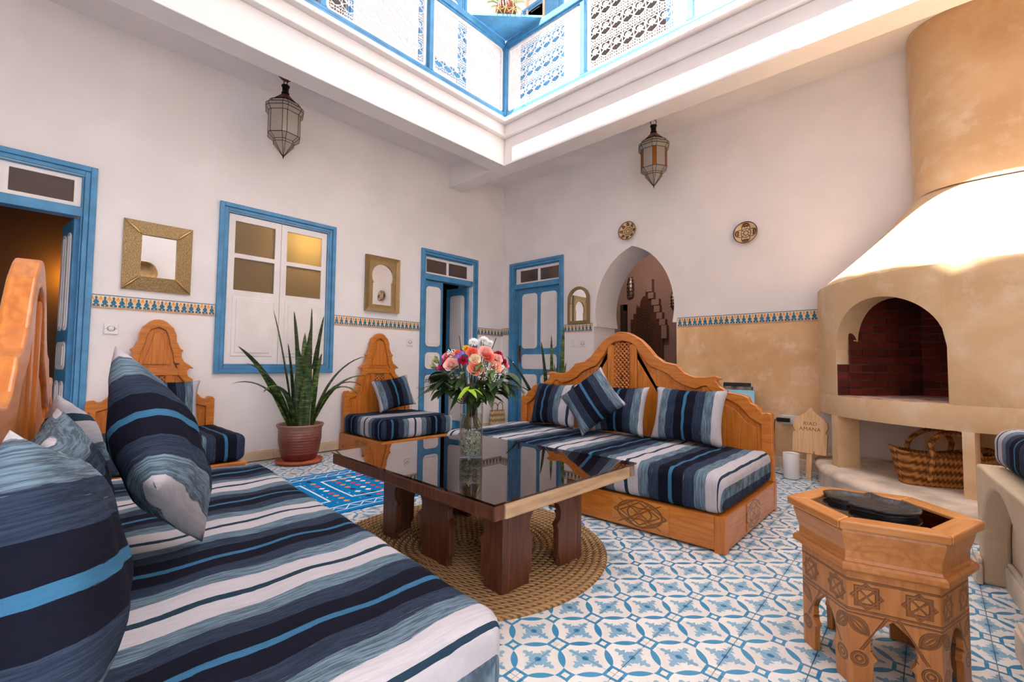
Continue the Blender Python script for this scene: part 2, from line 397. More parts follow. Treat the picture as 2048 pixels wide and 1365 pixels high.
def mk_floor_tile():
    m = Mat('encaustic_cement_tile', rough=.3, spec=.45); x, y, z = m.xyz()
    u = ((x/.2+.5).fract()-.5).abs(); v = ((y/.2+.5).fract()-.5).abs()
    d1 = ((u-.5)*(u-.5)+v*v).sqrt(); d2 = (u*u+(v-.5)*(v-.5)).sqrt(); R = .407
    i1, i2 = d1.lt(R), d2.lt(R)
    lens = i1*i2; out = (1.0-i1)*(1.0-i2)
    p = i1*(.5-u)+(1.0-i1)*u; q = i1*v+(1.0-i1)*(.5-v)
    hi, lo = p.max(q), p.min(q)
    cc = ((p-.135)*(p-.135)+(q-.135)*(q-.135)).sqrt()
    core = hi.lt(.13)*cc.gt(.058)
    arm = lo.lt(.034)*hi.lt(.26); tip = ((hi-.25)*(hi-.25)+lo*lo).sqrt().lt(.040)
    barb = lo.lt(.098-(hi-.175).abs()*1.9)*hi.gt(.10)
    motif = core.max(arm).max(tip).max(barb)*(1.0-lens)*(1.0-out)
    dot = (p*p+q*q).sqrt().lt(.05)*motif
    mc = u.max(v); kc = (.5-u).max(.5-v)
    blue = lens.max(out*mc.gt(.046)).max(kc.lt(.138)); blue = blue*(1.0-kc.lt(.088))
    n = m.noise(scale=9, detail=4); n2 = m.noise(scale=60, detail=2); r = m.rnd()
    base = m.mix(n.ss(.3, .75), (222, 217, 213), (238, 234, 230))
    bl = m.mix(n*.6+r*.4, (8, 106, 156), (84, 162, 200))
    mo = m.mix(n*.5+r*.5, (112, 158, 188), (150, 186, 206))
    c1 = m.mix(motif, (0,0,0), (0,0,0)); m.L(base, c1.node.inputs[6]); m.L(mo, c1.node.inputs[7])
    c2 = m.mix(blue, (0,0,0), (0,0,0)); m.L(c1, c2.node.inputs[6]); m.L(bl, c2.node.inputs[7])
    c3 = m.mix(dot, (0,0,0), (48, 122, 166)); m.L(c2, c3.node.inputs[6])
    c4 = m.mix(n2.ss(.6, .85)*.25, (0,0,0), (205, 195, 185)); m.L(c3, c4.node.inputs[6]); m.col(c4)
    m.rough(n*.25+.22); return m.m
FTILE = mk_floor_tile()
GROUT = simple('pale_grout', (206, 202, 198), .9).m
def mk_border():
    m = Mat('painted_border_tile', rough=.25); x, y, z = m.xyz()
    t = (((x/.05).fract())-.5).abs(); h = z/.095+.5
    n = m.new('ShaderNodeFloatCurve'); cv = n.mapping.curves[0]
    pts = [(0, 0), (.07, 0), (.09, .43), (.26, .40), (.30, .20), (.345, .20), (.36, .33), (.46, .34), (.56, .20), (.62, .12), (.68, .11), (.73, .17), (.79, .15), (.86, .05), (.90, 0), (1, 0)]
    while len(cv.points) < len(pts): cv.points.new(.5, .5)
    for p_, q_ in zip(cv.points, pts): p_.location = q_; p_.handle_type = 'VECTOR'
    n.mapping.update(); m.L(h, n.inputs['Value']); w = E(m.nt, n.outputs[0])
    star = (t+(h-.17).abs()).lt(.085)
    blue = t.lt(w)*(1.0-star)
    t2 = .5-t
    org = ((t2*t2+(h-.5)*(h-.5)*1.0).sqrt()-.24).abs().lt(.05)*h.gt(.55)
    org = org.max((t2+(h-.82).abs()).lt(.11)).max(t2.lt(.05)*h.gt(.5)*h.lt(.75))
    n = m.noise(scale=30, detail=3)
    c0 = m.mix(n, (226, 196, 158), (238, 214, 180))
    c1 = m.mix(org, (0,0,0), (222, 150, 62)); m.L(c0, c1.node.inputs[6])
    c2 = m.mix(blue, (0,0,0), (36, 106, 136)); m.L(c1, c2.node.inputs[6])
    c3 = m.mix(h.gt(.935), (0,0,0), (44, 112, 146)); m.L(c2, c3.node.inputs[6])
    c4 = m.mix(h.lt(.06), (0,0,0), (220, 150, 70)); m.L(c3, c4.node.inputs[6]); m.col(c4); return m.m
BTILE = mk_border()
def mk_brick():
    m = Mat('red_fire_brick', rough=.85, spec=.2); n = m.noise(scale=25, detail=5); r = m.rnd()
    m.col(m.mix(n*.5+r*.5, (70, 26, 20), (136, 54, 40))); m.bump(n, .4, .01); return m.m
BRICK = mk_brick()
MORTAR = simple('sooty_mortar', (98, 76, 66), .95, var=.15).m
def mk_jute():
    m = Mat('braided_jute', rough=.95, spec=.1); x, y, z = m.xyz(); r = (x*x+y*y).sqrt(); a = y.atan2(x)
    w = ((a*r*230.0)+(r*206.0).sin()*1.8).sin()*.5+.5; n = m.noise(scale=60, detail=4); n2 = m.noise(scale=5, detail=3)
    ring = ((r*206.0).cos()*-.5+.5)
    c = m.ramp(w*.3+n*.35+ring*.35, [(.12, (92, 64, 42)), (.42, (166, 128, 88)), (.8, (204, 170, 124))])
    mx = m.mix(n2.ss(.45, .7)*.25, (0,0,0), (120, 84, 52)); m.L(c, mx.node.inputs[6]); m.col(mx); m.bump(w+n*.4, .8, .008); return m.m
JUTE = mk_jute()
def mk_straw(name, a, b, s=70.0):
    m = Mat(name, rough=.9, spec=.15); x, y, z = m.xyz()
    k = ((x+y)*s*2.2).sin(); zig = ((z*s)+k*.8).sin()*.5+.5; n = m.noise(scale=50, detail=3)
    m.col(m.ramp(zig*.6+n*.4, [(.2, a), (.8, b)])); m.bump(zig+n*.3, .9, .008); return m.m
STRAW = mk_straw('pale_straw_weave', (140, 110, 74), (206, 178, 136), 90.0)
PALM = mk_straw('brown_palm_weave', (104, 62, 26), (188, 128, 70), 130.0)
def mk_kilim():
    m = Mat('blue_kilim_weave', rough=.95, spec=.1); x, y, z = m.xyz(); g = lambda e, w: e.abs().lt(w)
    ax, ay = (x).abs(), (y).abs()          # rug half size .72 (x) by .50 (y)
    ed = (.50-ay)
    line = g(ed-.125, .006).max(g(ed-.045, .004)).max(g((((x*11.0).fract()-.5).abs()*2.0-.5)*.055+(ed-.085), .006)*ed.gt(.05)*ed.lt(.12))
    tx = ((x+.12)/.55).fract()-.5; txa = tx.abs()*.55
    fr = g(txa.max(ay*.9-.02)-.20, .007)*ay.lt(.26)
    cx, cy = (x/.075), (y/.075+.5)
    idx = m.vec(cx.floor(), cy.floor(), 3.0)
    fx, fy = (cx.fract()-.5).abs(), (cy.fract()-.5).abs()
    dia = ((fx+fy).lt(.36))*((fx*14.0).floor()+(fy*14.0).floor()).sin().gt(-.55)*ay.lt(.36)*(1.0-fr)*g(txa-.20, .02)._op('SUBTRACT', 1.0).abs()
    w = m.white(idx)
    col = m.ramp(w, [(0, (210, 60, 60)), (.2, (236, 232, 226)), (.4, (226, 140, 60)), (.6, (120, 40, 66)), (.75, (40, 46, 60)), (.88, (206, 150, 190))], True)
    n = m.noise(m.vec(x*40, y*220, z), 1.0, 2.0)
    base = m.mix(n, (0, 104, 170), (18, 138, 200))
    c1 = m.mix(dia, (0,0,0), (0,0,0)); m.L(base, c1.node.inputs[6]); m.L(col, c1.node.inputs[7])
    c2 = m.mix(line.max(fr), (0,0,0), (214, 226, 232)); m.L(c1, c2.node.inputs[6]); m.col(c2); m.bump(n, .5, .004); return m.m
KILIM = mk_kilim()
def mk_terra():
    m = Mat('glazed_terracotta', rough=.35); x, y, z = m.xyz(); n = m.noise(scale=12, detail=5, rough=.7)
    c = m.mix((z*3.2+n*.7).ss(.75, 1.35), (112, 48, 34), (146, 104, 90)); m.col(c); m.bump(n, .25, .006); return m.m
TERRA = mk_terra()
SAUCER = simple('orange_terracotta', (176, 88, 52), .6, var=.1, scale=14).m
SOIL = simple('dark_soil', (40, 30, 24), .95).m
def mk_snake():
    m = Mat('snake_plant_leaf', rough=.4); x, y, z = m.xyz(); n = m.noise(m.vec(x*14, y*14, z*60), 1.0, 3.0, .6)
    m.col(m.ramp(n+m.rnd()*.12-.06, [(.36, (30, 46, 24)), (.52, (62, 86, 42)), (.68, (118, 138, 66))])); return m.m
SNAKE = mk_snake()
def mk_brass():
    m = Mat('hammered_brass', (196, 160, 108), .5, 1.0); v = m.vor(m.tc(), 140.0); n = m.noise(scale=160, detail=3)
    m.col(m.mix(n.ss(.3, .7), (138, 114, 78), (184, 158, 116))); m.bump(v, .6, .004); return m.m
BRASS = mk_brass()
BRASSP = Mat('polished_brass', (200, 162, 110), .25, 1.0).m
MIRROR = Mat('mirror_silver', (240, 242, 244), .01, 1.0).m
IRON = simple('dark_bronze_metal', (46, 32, 26), .5, .8, var=.2, scale=20).m
COPPER = simple('red_brown_metal', (120, 58, 44), .5, .4).m
WIRON = simple('white_painted_iron', (236, 230, 226), .45, var=.03).m
BLACKW = simple('black_carved_wood', (26, 26, 30), .38, var=.2, scale=60, bump=.5, bscale=70).m
PLASTIC = simple('white_plastic', (232, 228, 226), .35, var=.01).m
BLACKP = simple('black_plastic', (22, 22, 24), .4, var=.05).m
GREYD = simple('grey_print', (120, 112, 110), .6, var=.02).m
def mk_lglass(name, col, tr=.35):
    m = Mat(name, col, .25); nt = m.nt; t = nt.nodes.new('ShaderNodeBsdfTransparent'); t.inputs[0].default_value = lin(col)
    mx = nt.nodes.new('ShaderNodeMixShader'); mx.inputs[0].default_value = tr
    nt.links.new(m.b.outputs[0], mx.inputs[1]); nt.links.new(t.outputs[0], mx.inputs[2]); nt.links.new(mx.outputs[0], nt.nodes['Material Output'].inputs[0])
    m.bump(m.noise(scale=60, detail=2), .2, .01); return m.m
LGLASS = mk_lglass('frosted_lantern_glass', (196, 186, 176), .45)
AMBER = mk_lglass('amber_lantern_glass', (168, 92, 22), .35)
def mk_pane():
    m = Mat('obscure_bronze_glass', (126, 104, 78), .22, spec=.6); nt = m.nt
    tr = nt.nodes.new('ShaderNodeBsdfTranslucent'); tr.inputs[0].default_value = lin((232, 216, 180))
    mx = nt.nodes.new('ShaderNodeMixShader'); mx.inputs[0].default_value = .45
    nt.links.new(m.b.outputs[0], mx.inputs[1]); nt.links.new(tr.outputs[0], mx.inputs[2]); nt.links.new(mx.outputs[0], nt.nodes['Material Output'].inputs[0])
    m.bump(m.noise(scale=110, detail=3), .5, .006); return m.m
PANE = mk_pane()
DGLASS = Mat('dim_transom_glass', (74, 58, 50), .12, spec=.6).m
def mk_plate(name, n, rim):
    m = Mat(name, rough=.2); x, y, z = m.xyz(); r = (x*x+z*z).sqrt()/.105; a = z.atan2(x)
    pet = ((a*n/2.0).cos().abs()); q = r-(.45+pet*.38)
    ln = (q.abs().lt(.05)).max((r-.40).abs().lt(.03)).max((r-.20).abs().lt(.03)).max(((a*n).sin().abs().lt(.3))*r.lt(.36)*r.gt(.08)).max(((r-.65).abs().lt(.06))*((a*n).cos().gt(.2)))
    nz = m.noise(scale=60, detail=3)
    c0 = m.mix(nz, (196, 166, 112), (214, 190, 142))
    c1 = m.mix(((a*n/2.0).cos().abs().gt(.75))*r.gt(.5)*.7, (0,0,0), (180, 112, 48)); m.L(c0, c1.node.inputs[6])
    c2 = m.mix(ln, (0,0,0), (44, 30, 34)); m.L(c1, c2.node.inputs[6])
    c3 = m.mix(r.gt(.93), (0,0,0), rim); m.L(c2, c3.node.inputs[6]); m.col(c3); return m.m
PLATE1, PLATE2 = mk_plate('brown_flower_glaze', 8, (92, 56, 30)), mk_plate('blue_rimmed_star_glaze', 4, (38, 36, 72))
def petal(name, a, b):
    m = Mat(name, rough=.6, spec=.2); n = m.noise(scale=18, detail=3); m.col(m.mix(n*.7+m.rnd()*.3, a, b)); m.b.inputs['Subsurface Weight'].default_value = .0; return m.m
PEACH = petal('peach_petal', (236, 140, 112), (248, 190, 162)); PALEPK = petal('pale_pink_petal', (236, 168, 158), (248, 206, 194))
CORAL = petal('coral_petal', (232, 104, 82), (244, 140, 112)); CREAM = petal('cream_petal', (236, 214, 178), (246, 234, 208))
CRIM = petal('crimson_petal', (120, 12, 40), (190, 24, 62)); MAG = petal('magenta_petal', (168, 24, 84), (206, 60, 118))
YELL = petal('yellow_petal', (222, 158, 20), (244, 196, 50)); WHITEF = petal('white_petal', (238, 236, 232), (250, 250, 248))
PURP = petal('purple_petal', (104, 74, 170), (146, 116, 206)); BUDG = petal('green_bud_petal', (150, 160, 96), (196, 200, 150)); ROSEP = petal('rose_pink_petal', (222, 110, 130), (240, 150, 160))
def leafm(name, a, b):
    m = Mat(name, rough=.45); n = m.noise(scale=12, detail=3); m.col(m.mix(n*.6+m.rnd()*.4, a, b)); return m.m
LEAFD, LEAFM, LEAFB = leafm('dark_green_leaf', (26, 44, 18), (56, 78, 36)), leafm('mid_green_leaf', (52, 84, 30), (92, 122, 52)), leafm('bright_green_leaf', (120, 168, 20), (170, 206, 50))
STEM = leafm('green_stem', (74, 80, 40), (112, 96, 52)); SPIDER = leafm('variegated_spider_leaf', (150, 160, 80), (214, 206, 140))
def mk_ice():
    m = Mat('crushed_glass_gravel', (206, 198, 184), .15, spec=.8); n = m.vor(m.tc(), 160.0); m.col(m.mix(n.ss(.0, .5), (214, 208, 196), (250, 248, 242))); m.bump(n, 1.0, .01); return m.m
ICE = mk_ice()
WATER = thin_glass('vase_water', (244, 243, 236), 0, 1.15)
# ================================================================ the setting
D, X = 4.40, 4.55                    # left wall plane y = D, right wall plane x = X
YF, XR = -1.45, -1.30                # remaining two sides of the court
ZC, ZB, ZT = 3.34, 3.07, 7.0         # gallery ceiling, beam underside, unseen roof
def cells(xs, zs, holes, y0, y1, mb):
    """wall slab with rectangular holes, only outside faces"""
    solid = lambda i, k: 0 <= i < len(xs)-1 and 0 <= k < len(zs)-1 and not any(a <= (xs[i]+xs[i+1])/2 <= b and c <= (zs[k]+zs[k+1])/2 <= d for a, b, c, d in holes)
    for i in range(len(xs)-1):
        for k in range(len(zs)-1):
            if not solid(i, k): continue
            a, b, c, d = xs[i], xs[i+1], zs[k], zs[k+1]
            mb.add([(a,y0,c),(b,y0,c),(b,y0,d),(a,y0,d)], [(0,1,2,3)]); mb.add([(a,y1,c),(b,y1,c),(b,y1,d),(a,y1,d)], [(3,2,1,0)])
            if not solid(i-1, k): mb.add([(a,y0,c),(a,y0,d),(a,y1,d),(a,y1,c)], [(0,1,2,3)])
            if not solid(i+1, k): mb.add([(b,y0,c),(b,y0,d),(b,y1,d),(b,y1,c)], [(3,2,1,0)])
            if not solid(i, k-1): mb.add([(a,y0,c),(b,y0,c),(b,y1,c),(a,y1,c)], [(3,2,1,0)])
            if not solid(i, k+1): mb.add([(a,y0,d),(b,y0,d),(b,y1,d),(a,y1,d)], [(0,1,2,3)])
def wall(name, x0, x1, z0, z1, holes, y0, y1, mat, loc=(0,0,0), rz=0):
    xs = sorted({x0, x1} | {h[0] for h in holes} | {h[1] for h in holes}); zs = sorted({z0, z1} | {h[2] for h in holes} | {h[3] for h in holes})
    mb = MB(); cells(xs, zs, holes, y0, y1, mb); return S(mb.build(name, mat, None, loc, (0, 0, rz), fix=True))
# floor with its tiles
GX, GY = .9819, .8842
floor = S(MB().box(XR-.3, X+.5, YF-.25, D+.25, -.12, -.010).build('floor', GROUT))
tm = MB(); a = .0990
tm.add([(-a,-a,-.012),(a,-a,-.012),(a,a,-.012),(-a,a,-.012),(-a,-a,-.001),(a,-a,-.001),(a,a,-.001),(-a,a,-.001),(-a+.001,-a+.001,0),(a-.001,-a+.001,0),(a-.001,a-.001,0),(-a+.001,a-.001,0)],
       [(0,1,5,4),(1,2,6,5),(2,3,7,6),(3,0,4,7),(4,5,9,8),(5,6,10,9),(6,7,11,10),(7,4,8,11),(8,9,10,11)])
tile_me = tm.mesh('floor_tile', FTILE)
cand, rest = [], []
for i in range(-14, 20):
    for j in range(-14, 20):
        x, y = GX+.1+.2*i, GY+.1+.2*j
        if not (XR < x < X-.02 and YF < y < D-.02): continue
        p = Vector((x, y, 0))-CAM; w = p.dot(FWD)
        ok = w > .2 and abs(p.dot(RGT)/w) < 1.16 and -.80 < p.dot(UPV)/w < .5
        if ok and (2.28 < x < 3.1 and .78 < y < 2.75 or x < .75 and y < 2.5 or x > 3.55 and y < .5 or (y < -.2)): ok = False
        (cand if ok else rest).append((p.length, x, y))
cand.sort(); rest += cand[300:]; cand = cand[:300]
for _, x, y in cand: link('tile', tile_me, floor, (x, y, 0))
rm = MB(); ox, oy = GX+.1, GY+.1
for _, x, y in rest: rm.add([(v[0]+x-ox, v[1]+y-oy, v[2]) for v in tm.v], tm.f)
o = rm.build('tile_field', FTILE, floor, (ox, oy, 0)); o['kind'] = 'stuff'
# walls
wall_left = wall('wall_left', XR-.3, X+.5, 0, ZT, [(-.52, .26, 0, 2.18), (1.15, 2.04, .82, 2.16), (3.215, 3.975, 0, 2.17)], D, D+.28, PLASTER)
AY0, AY1 = 1.84, 3.0                 # block around the pointed arch
wall_right = wall('wall_right', -D, 1.7, 0, ZT, [(-4.19, -3.395, 0, 2.18), (-AY1, -AY0, 0, 2.30)], 0, .48, PLASTER, (X, 0, 0), -PI/2)
arch = [(2.91, 0), (2.91, 1.325), (2.872, 1.345), (2.884, 1.43), (2.886, 1.537), (2.861, 1.69), (2.802, 1.851), (2.70, 2.005), (2.566, 2.124), (2.418, 2.194),
        (2.247, 2.05), (2.105, 1.916), (2.003, 1.757), (1.946, 1.602), (1.935, 1.487), (1.940, 1.41), (1.953, 1.345), (1.918, 1.325), (1.918, 0)]
l_, r_ = arch[:9], arch[10:]
am = [arch[0], arch[1]]+[tuple(p) for p in catmull([Vector(p) for p in arch[2:10]], 5)]
mir = lambda p: (4.85-p[0], p[1])
am2 = [(4.83-p[0], p[1]) for p in am[:-1]][::-1]
ap = am+am2
poly = [(AY1, 0), (AY1, 2.30), (AY0, 2.30), (AY0, 0)]+ap[::-1]
S(MB().prism(poly, X, X+.48, 'yz').build('wall_arch', PLASTER, fix=True))
# impost ledge of the arch
S(MB().box(X-.004, X+.484, 2.872, 2.918, 1.318, 1.345).box(X-.004, X+.484, 1.912, 1.958, 1.318, 1.345).build('trim_1', PLASTER))
wall_front = wall('wall_front', XR-.3, X+.5, 0, ZT, [(-1.2, .1, 0, 2.4)], YF-.25, YF, PLASTER)  # hole behind the camera is added to let in fill light
wall_rear = wall('wall_rear', YF-.25, D+.3, 0, ZT, [], 0, .25, PLASTER, (XR, 0, 0), PI/2)
# gallery: ceiling slabs, beams, cornice
OX0 = -.62                            # open court begins here on the near side
cm = MB(); cm.box(XR, X, 3.45, D, ZC, 3.53); cm.box(3.565, X, YF, 3.45, ZC, 3.53); cm.box(XR, OX0, YF, 3.45, ZC, 3.53)
ceiling = S(cm.build('ceiling', PLASTER))
def cornice(name, boxes): 
    mb = MB()
    for b in boxes: mb.box(*b)
    return S(mb.build(name, PLASTER, bevel=.006))
cornice('trim_2', [(OX0, 3.77, 3.44, 3.64, ZB, 3.365), (OX0, 3.50, 3.38, 3.46, 3.366, 3.487), (OX0, 3.44, 3.32, 3.46, 3.487, 3.53)])
cornice('trim_3', [(3.556, 3.77, YF, 3.4399, ZB, 3.365), (3.556, 3.77, 3.6401, D, ZB, 3.365), (3.50, 3.576, YF, 3.46, 3.366, 3.487), (3.436, 3.576, YF, 3.46, 3.487, 3.53)])
cornice('trim_4', [(OX0-.2, OX0, YF, 3.44, ZB, 3.365), (OX0-.02, OX0+.06, YF, 3.38, 3.366, 3.53)])
S(MB().prism([(XR-.3, YF-.3), (.80, YF-.3), (.80, -.10), (1.12, .34), (1.63, .64), (1.63, D+.3), (XR-.3, D+.3)], ZT, ZT+.15, 'xy').box(2.95, X+.5, YF-.3, D+.3, ZT, ZT+.15).box(1.63, 2.95, 3.44, D+.3, ZT, ZT+.15).build('roof_sun_mask', PLASTER))  # unseen roof slab, edges shaped so sun reaches only hood and beam
# skirting tiles on the two visible walls and the plaster lip above them
def skirting(name, spans, along):
    root = struct(name)
    for (a0, a1) in spans:
        n = max(1, round((a1-a0)/.33))
        for i in range(n):
            b0, b1 = lerp(a0, a1, i/n)+.001, lerp(a0, a1, (i+1)/n)-.001
            mb = MB()
            prof = [(0, 0), (.016, 0), (.016, .070), (.012, .074), (.012, .082), (.006, .090), (0, .092)]
            if along == 'x': mb.prism([(D-d, z) for d, z in prof], b0, b1, 'yz')
            else: mb.prism([(X-d, z) for d, z in prof], b0, b1, 'xz')
            mb.build('skirting_tile', BEIGE, root, fix=True)
    return root
skirting('baseboard_left', [(.33, 3.15), (4.06, X-.02)], 'x'); skirting('baseboard_right', [(4.27, D), (2.93, 3.33), (.72, 1.90)], 'y')
# painted border tiles
bt = MB().box(-.0985, .0985, -.010, .002, -.0475, .0475).mesh('border_tile', BTILE)
def border(root, a0, a1, along):
    n = max(1, round((a1-a0)/.2)); w = (a1-a0)/n
    for i in range(n):
        c = a0+w*(i+.5)
        o = link('border_tile', bt, root, (c, D, 1.2975) if along == 'x' else (X, c, 1.312), None if along == 'x' else (0, 0, -PI/2)); o.scale.x = w/.2
        if along == 'y':
            o.parent = root; o.matrix_parent_inverse = root.matrix_basis.inverted()
for a0, a1 in ((.325, 1.085), (2.115, 3.15), (4.06, X)): border(wall_left, a0, a1, 'x')
for a0, a1 in ((4.262, D), (2.925, 3.338), (.70, 1.905)): border(wall_right, a0, a1, 'y')
# tan dado on the right wall
o = MB().box(X-.006, X+.002, .70, 1.914, .092, 1.262).build('dado_panel', DADO, wall_right); o.matrix_parent_inverse = wall_right.matrix_basis.inverted()
# rooms behind
def room(name, x0, x1, y0, y1, z1, mat, open_side):
    t = .08; mb = MB()
    mb.box(x0, x1, y0, y1, -.13, -.004); mb.box(x0, x1, y0, y1, z1, z1+t)
    if open_side != 'x0': mb.box(x0-t, x0, y0, y1, -.1, z1)
    mb.box(x1, x1+t, y0, y1, -.1, z1)
    if open_side != 'y0': mb.box(x0, x1, y0-t, y0, -.1, z1)
    mb.box(x0, x1, y1, y1+t, -.1, z1); return S(mb.build(name, mat))
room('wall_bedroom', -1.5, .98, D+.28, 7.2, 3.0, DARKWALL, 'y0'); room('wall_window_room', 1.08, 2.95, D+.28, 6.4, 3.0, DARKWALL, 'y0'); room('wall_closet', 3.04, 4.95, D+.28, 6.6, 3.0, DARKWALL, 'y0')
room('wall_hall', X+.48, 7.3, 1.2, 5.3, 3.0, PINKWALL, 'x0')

# ---------------------------------------------------------------- doors and window (local x = along, local y = into the wall)
def frame_parts(root, w, h, t=.075, sill=False, z0=0.0):
    def bars(name, o, wd, f, b):
        mb = MB(); i = o+wd
        mb.box(o, i, f, b, z0+(0 if not sill else o), h-o); mb.box(w-i, w-o, f, b, z0+(0 if not sill else o), h-o); mb.box(i, w-i, f, b, h-i, h-o)
        if sill: mb.box(i, w-i, f, b, z0+o, z0+i)
        mb.build(name, BLUE, root, bevel=.004)
    bars('architrave', 0, .036, -.028, .0); bars('jamb_casing', .036, .030, -.016, .26); bars('inner_casing', .0661, .012, .004, .10)
def panel(parent, x0, x1, z0, z1, y, r=.05, s=1):
    # raised white panel on the face y; s = +1 faces -y
    p = MB().prism(rrect(x0, x1, z0, z1, r), y-.007*s, y+.002*s, 'xz').build('panel', WHITEP, parent, bevel=.003, fix=True)
    i = .03
    MB().prism(rrect(x0+i, x1-i, z0+i, z1-i, max(.006, r-.03), 3), y-.012*s, y-.006*s, 'xz').build('panel_field', WHITEP, p, bevel=.003, fix=True) if False else None
    MB().box(x0+i, x1-i, min(y-.011*s, y-.004*s), max(y-.011*s, y-.004*s), z0+i, z1-i).build('panel', WHITEP, parent, bevel=.004)
def sash(root, name, x0, x1, z0, z1, panes, y0=.02, y1=.05, glass=None):
    """white sash with rectangular panes (list of x0,x1,z0,z1)"""
    xs = sorted({x0, x1} | {p[0] for p in panes} | {p[1] for p in panes}); zs = sorted({z0, z1} | {p[2] for p in panes} | {p[3] for p in panes})
    mb = MB(); cells(xs, zs, panes, y0, y1, mb); o = mb.build(name, WHITEP, root, bevel=.004, fix=True)
    for p in panes: MB().box(p[0]-.004, p[1]+.004, (y0+y1)/2-.003, (y0+y1)/2+.003, p[2]-.004, p[3]+.004).build('pane', glass or DGLASS, o)
    return o
# door 1 (open doorway beside the foreground headboard)
d1 = struct('door_1', (-.578, D, 0)); frame_parts(d1, .90, 2.25)
MB().box(.066, .834, .0, .10, 1.885, 1.955).build('transom_rail', BLUE, d1, bevel=.004)
sash(d1, 'transom', .078, .822, 1.955, 2.172, [(.115, .425, 1.985, 2.14), (.472, .782, 1.985, 2.14)])
def leaf(root, name, w, h, panels, hinge, ang, off=0.0):
    """door leaf, local x from the hinge; panels relative to it"""
    lf = MB().box(0, w, 0, .036, .008, h).build(name, BLUE, root, hinge, (0, 0, ang), bevel=.003)
    for p in panels:
        panel(lf, *p, 0, .05, 1); panel(lf, *p, .036, .05, -1)
    return lf
pl = [(.05, .16, 1.08, 1.79), (.20, .31, 1.08, 1.79), (.05, .31, .80, 1.0), (.05, .16, .12, .72), (.20, .31, .12, .72)]
lf = leaf(d1, 'leaf', .36, 1.88, pl, (.830, .06, 0), math.radians(97))
hm = MB().tube([(.33, -.008, 1.02), (.33, -.05, 1.02), (.25, -.055, 1.02)], .009, 6).tube([(.33, -.008, .98), (.33, -.012, .86)], .012, 6); hm.build('handle', IRON, lf)
# window 1 with its two casements
w1 = struct('window_1', (1.088, D, 0)); frame_parts(w1, 1.02, 2.23, sill=True, z0=.768)
for s_, (xa, xb) in enumerate(((.079, .509), (.511, .941))):
    o = sash(w1, 'casement', xa, xb, .847, 2.150, [(xa+.052, xa+.378, 1.490, 1.770), (xa+.052, xa+.378, 1.810, 2.092)], .012, .046, PANE)
    MB().box(xa+.045, xa+.385, .006, .018, .915, 1.435).build('panel', WHITEP, o, bevel=.01)
    MB().box(xa+.075, xa+.355, .000, .010, .945, 1.405).build('panel', WHITEP, o, bevel=.006)
# door 2 (left leaf shut, right leaf ajar)
d2 = struct('door_2', (3.155, D, 0)); frame_parts(d2, .90, 2.232)
MB().box(.066, .834, .0, .10, 1.875, 1.943).build('transom_rail', BLUE, d2, bevel=.004)
sash(d2, 'transom', .078, .822, 1.943, 2.154, [(.100, .405, 1.966, 2.122), (.438, .745, 1.966, 2.122)])
pl2 = [(.035, .255, 1.07, 1.80), (.035, .255, .80, 1.0), (.035, .255, .12, .73)]
leaf(d2, 'leaf', .295, 1.87, pl2, (.079, .045, 0), 0.0)
lf = leaf(d2, 'leaf', .375, 1.87, [(.05, .30, 1.05, 1.77), (.05, .30, .80, .98), (.05, .30, .12, .72)], (.818, .06, 0), math.radians(180-83))
MB().tube([(0, 0, .0), (0, 0, .05)], .008, 6).build('hinge', PLASTIC, lf, (.0, -.01, 1.45))
# door 3 (closed, right wall)
d3 = struct('door_3', (X, 4.255, 0), -PI/2); frame_parts(d3, .91, 2.24)
MB().box(.066, .844, .0, .10, 1.885, 1.950).build('transom_rail', BLUE, d3, bevel=.004)
sash(d3, 'transom', .090, .855-.01, 1.950, 2.162, [(.128+.035, .128+.335+.01, 1.972, 2.130), (.512, .815, 1.972, 2.128)])
pl3 = [(.07, .335, 1.077, 1.815), (.395, .66, 1.077, 1.815), (.07, .66, .805, 1.0), (.07, .335, .12, .735), (.395, .66, .12, .735)]
lf = leaf(d3, 'leaf', .735, 1.885, pl3, (.105, .055, 0), 0.0)
MB().box(.018, .048, -.012, 0, .89, 1.12).tube([(.033, -.01, 1.03), (.033, -.05, 1.03), (.09, -.055, 1.025)], .008, 6).build('handle', COPPER, lf, bevel=.003)
# ---------------------------------------------------------------- upper floor seen above the railing
u1 = struct('door_4', (X, 3.05, 3.53), -PI/2); frame_parts(u1, 1.12, 2.25); MB().box(.078, 1.042, .0, .05, .008, 2.18).build('leaf', DARKDOOR, u1)
for o in u1.children: o.location.y -= .012 if o.name.startswith('leaf') else 0
u2 = struct('door_5', (X, 4.08, 3.53), -PI/2); frame_parts(u2, .72, 2.25); l2 = MB().box(.078, .642, -.01, .03, .008, 2.18).build('leaf', BLUE, u2)
u3 = struct('door_6', (3.05, D, 3.53)); frame_parts(u3, .74, 2.25); l3 = MB().box(.078, .662, -.01, .03, .008, 2.18).build('leaf', BLUE, u3)
panel(l3, .13, .60, .15, .95, -.01); panel(l3, .13, .60, 1.1, 2.0, -.01)
u4 = struct('door_7', (1.42, D, 3.53)); frame_parts(u4, .80, 2.25); MB().box(.078, .722, -.01, .03, .008, 2.18).build('leaf', DARKDOOR, u4)

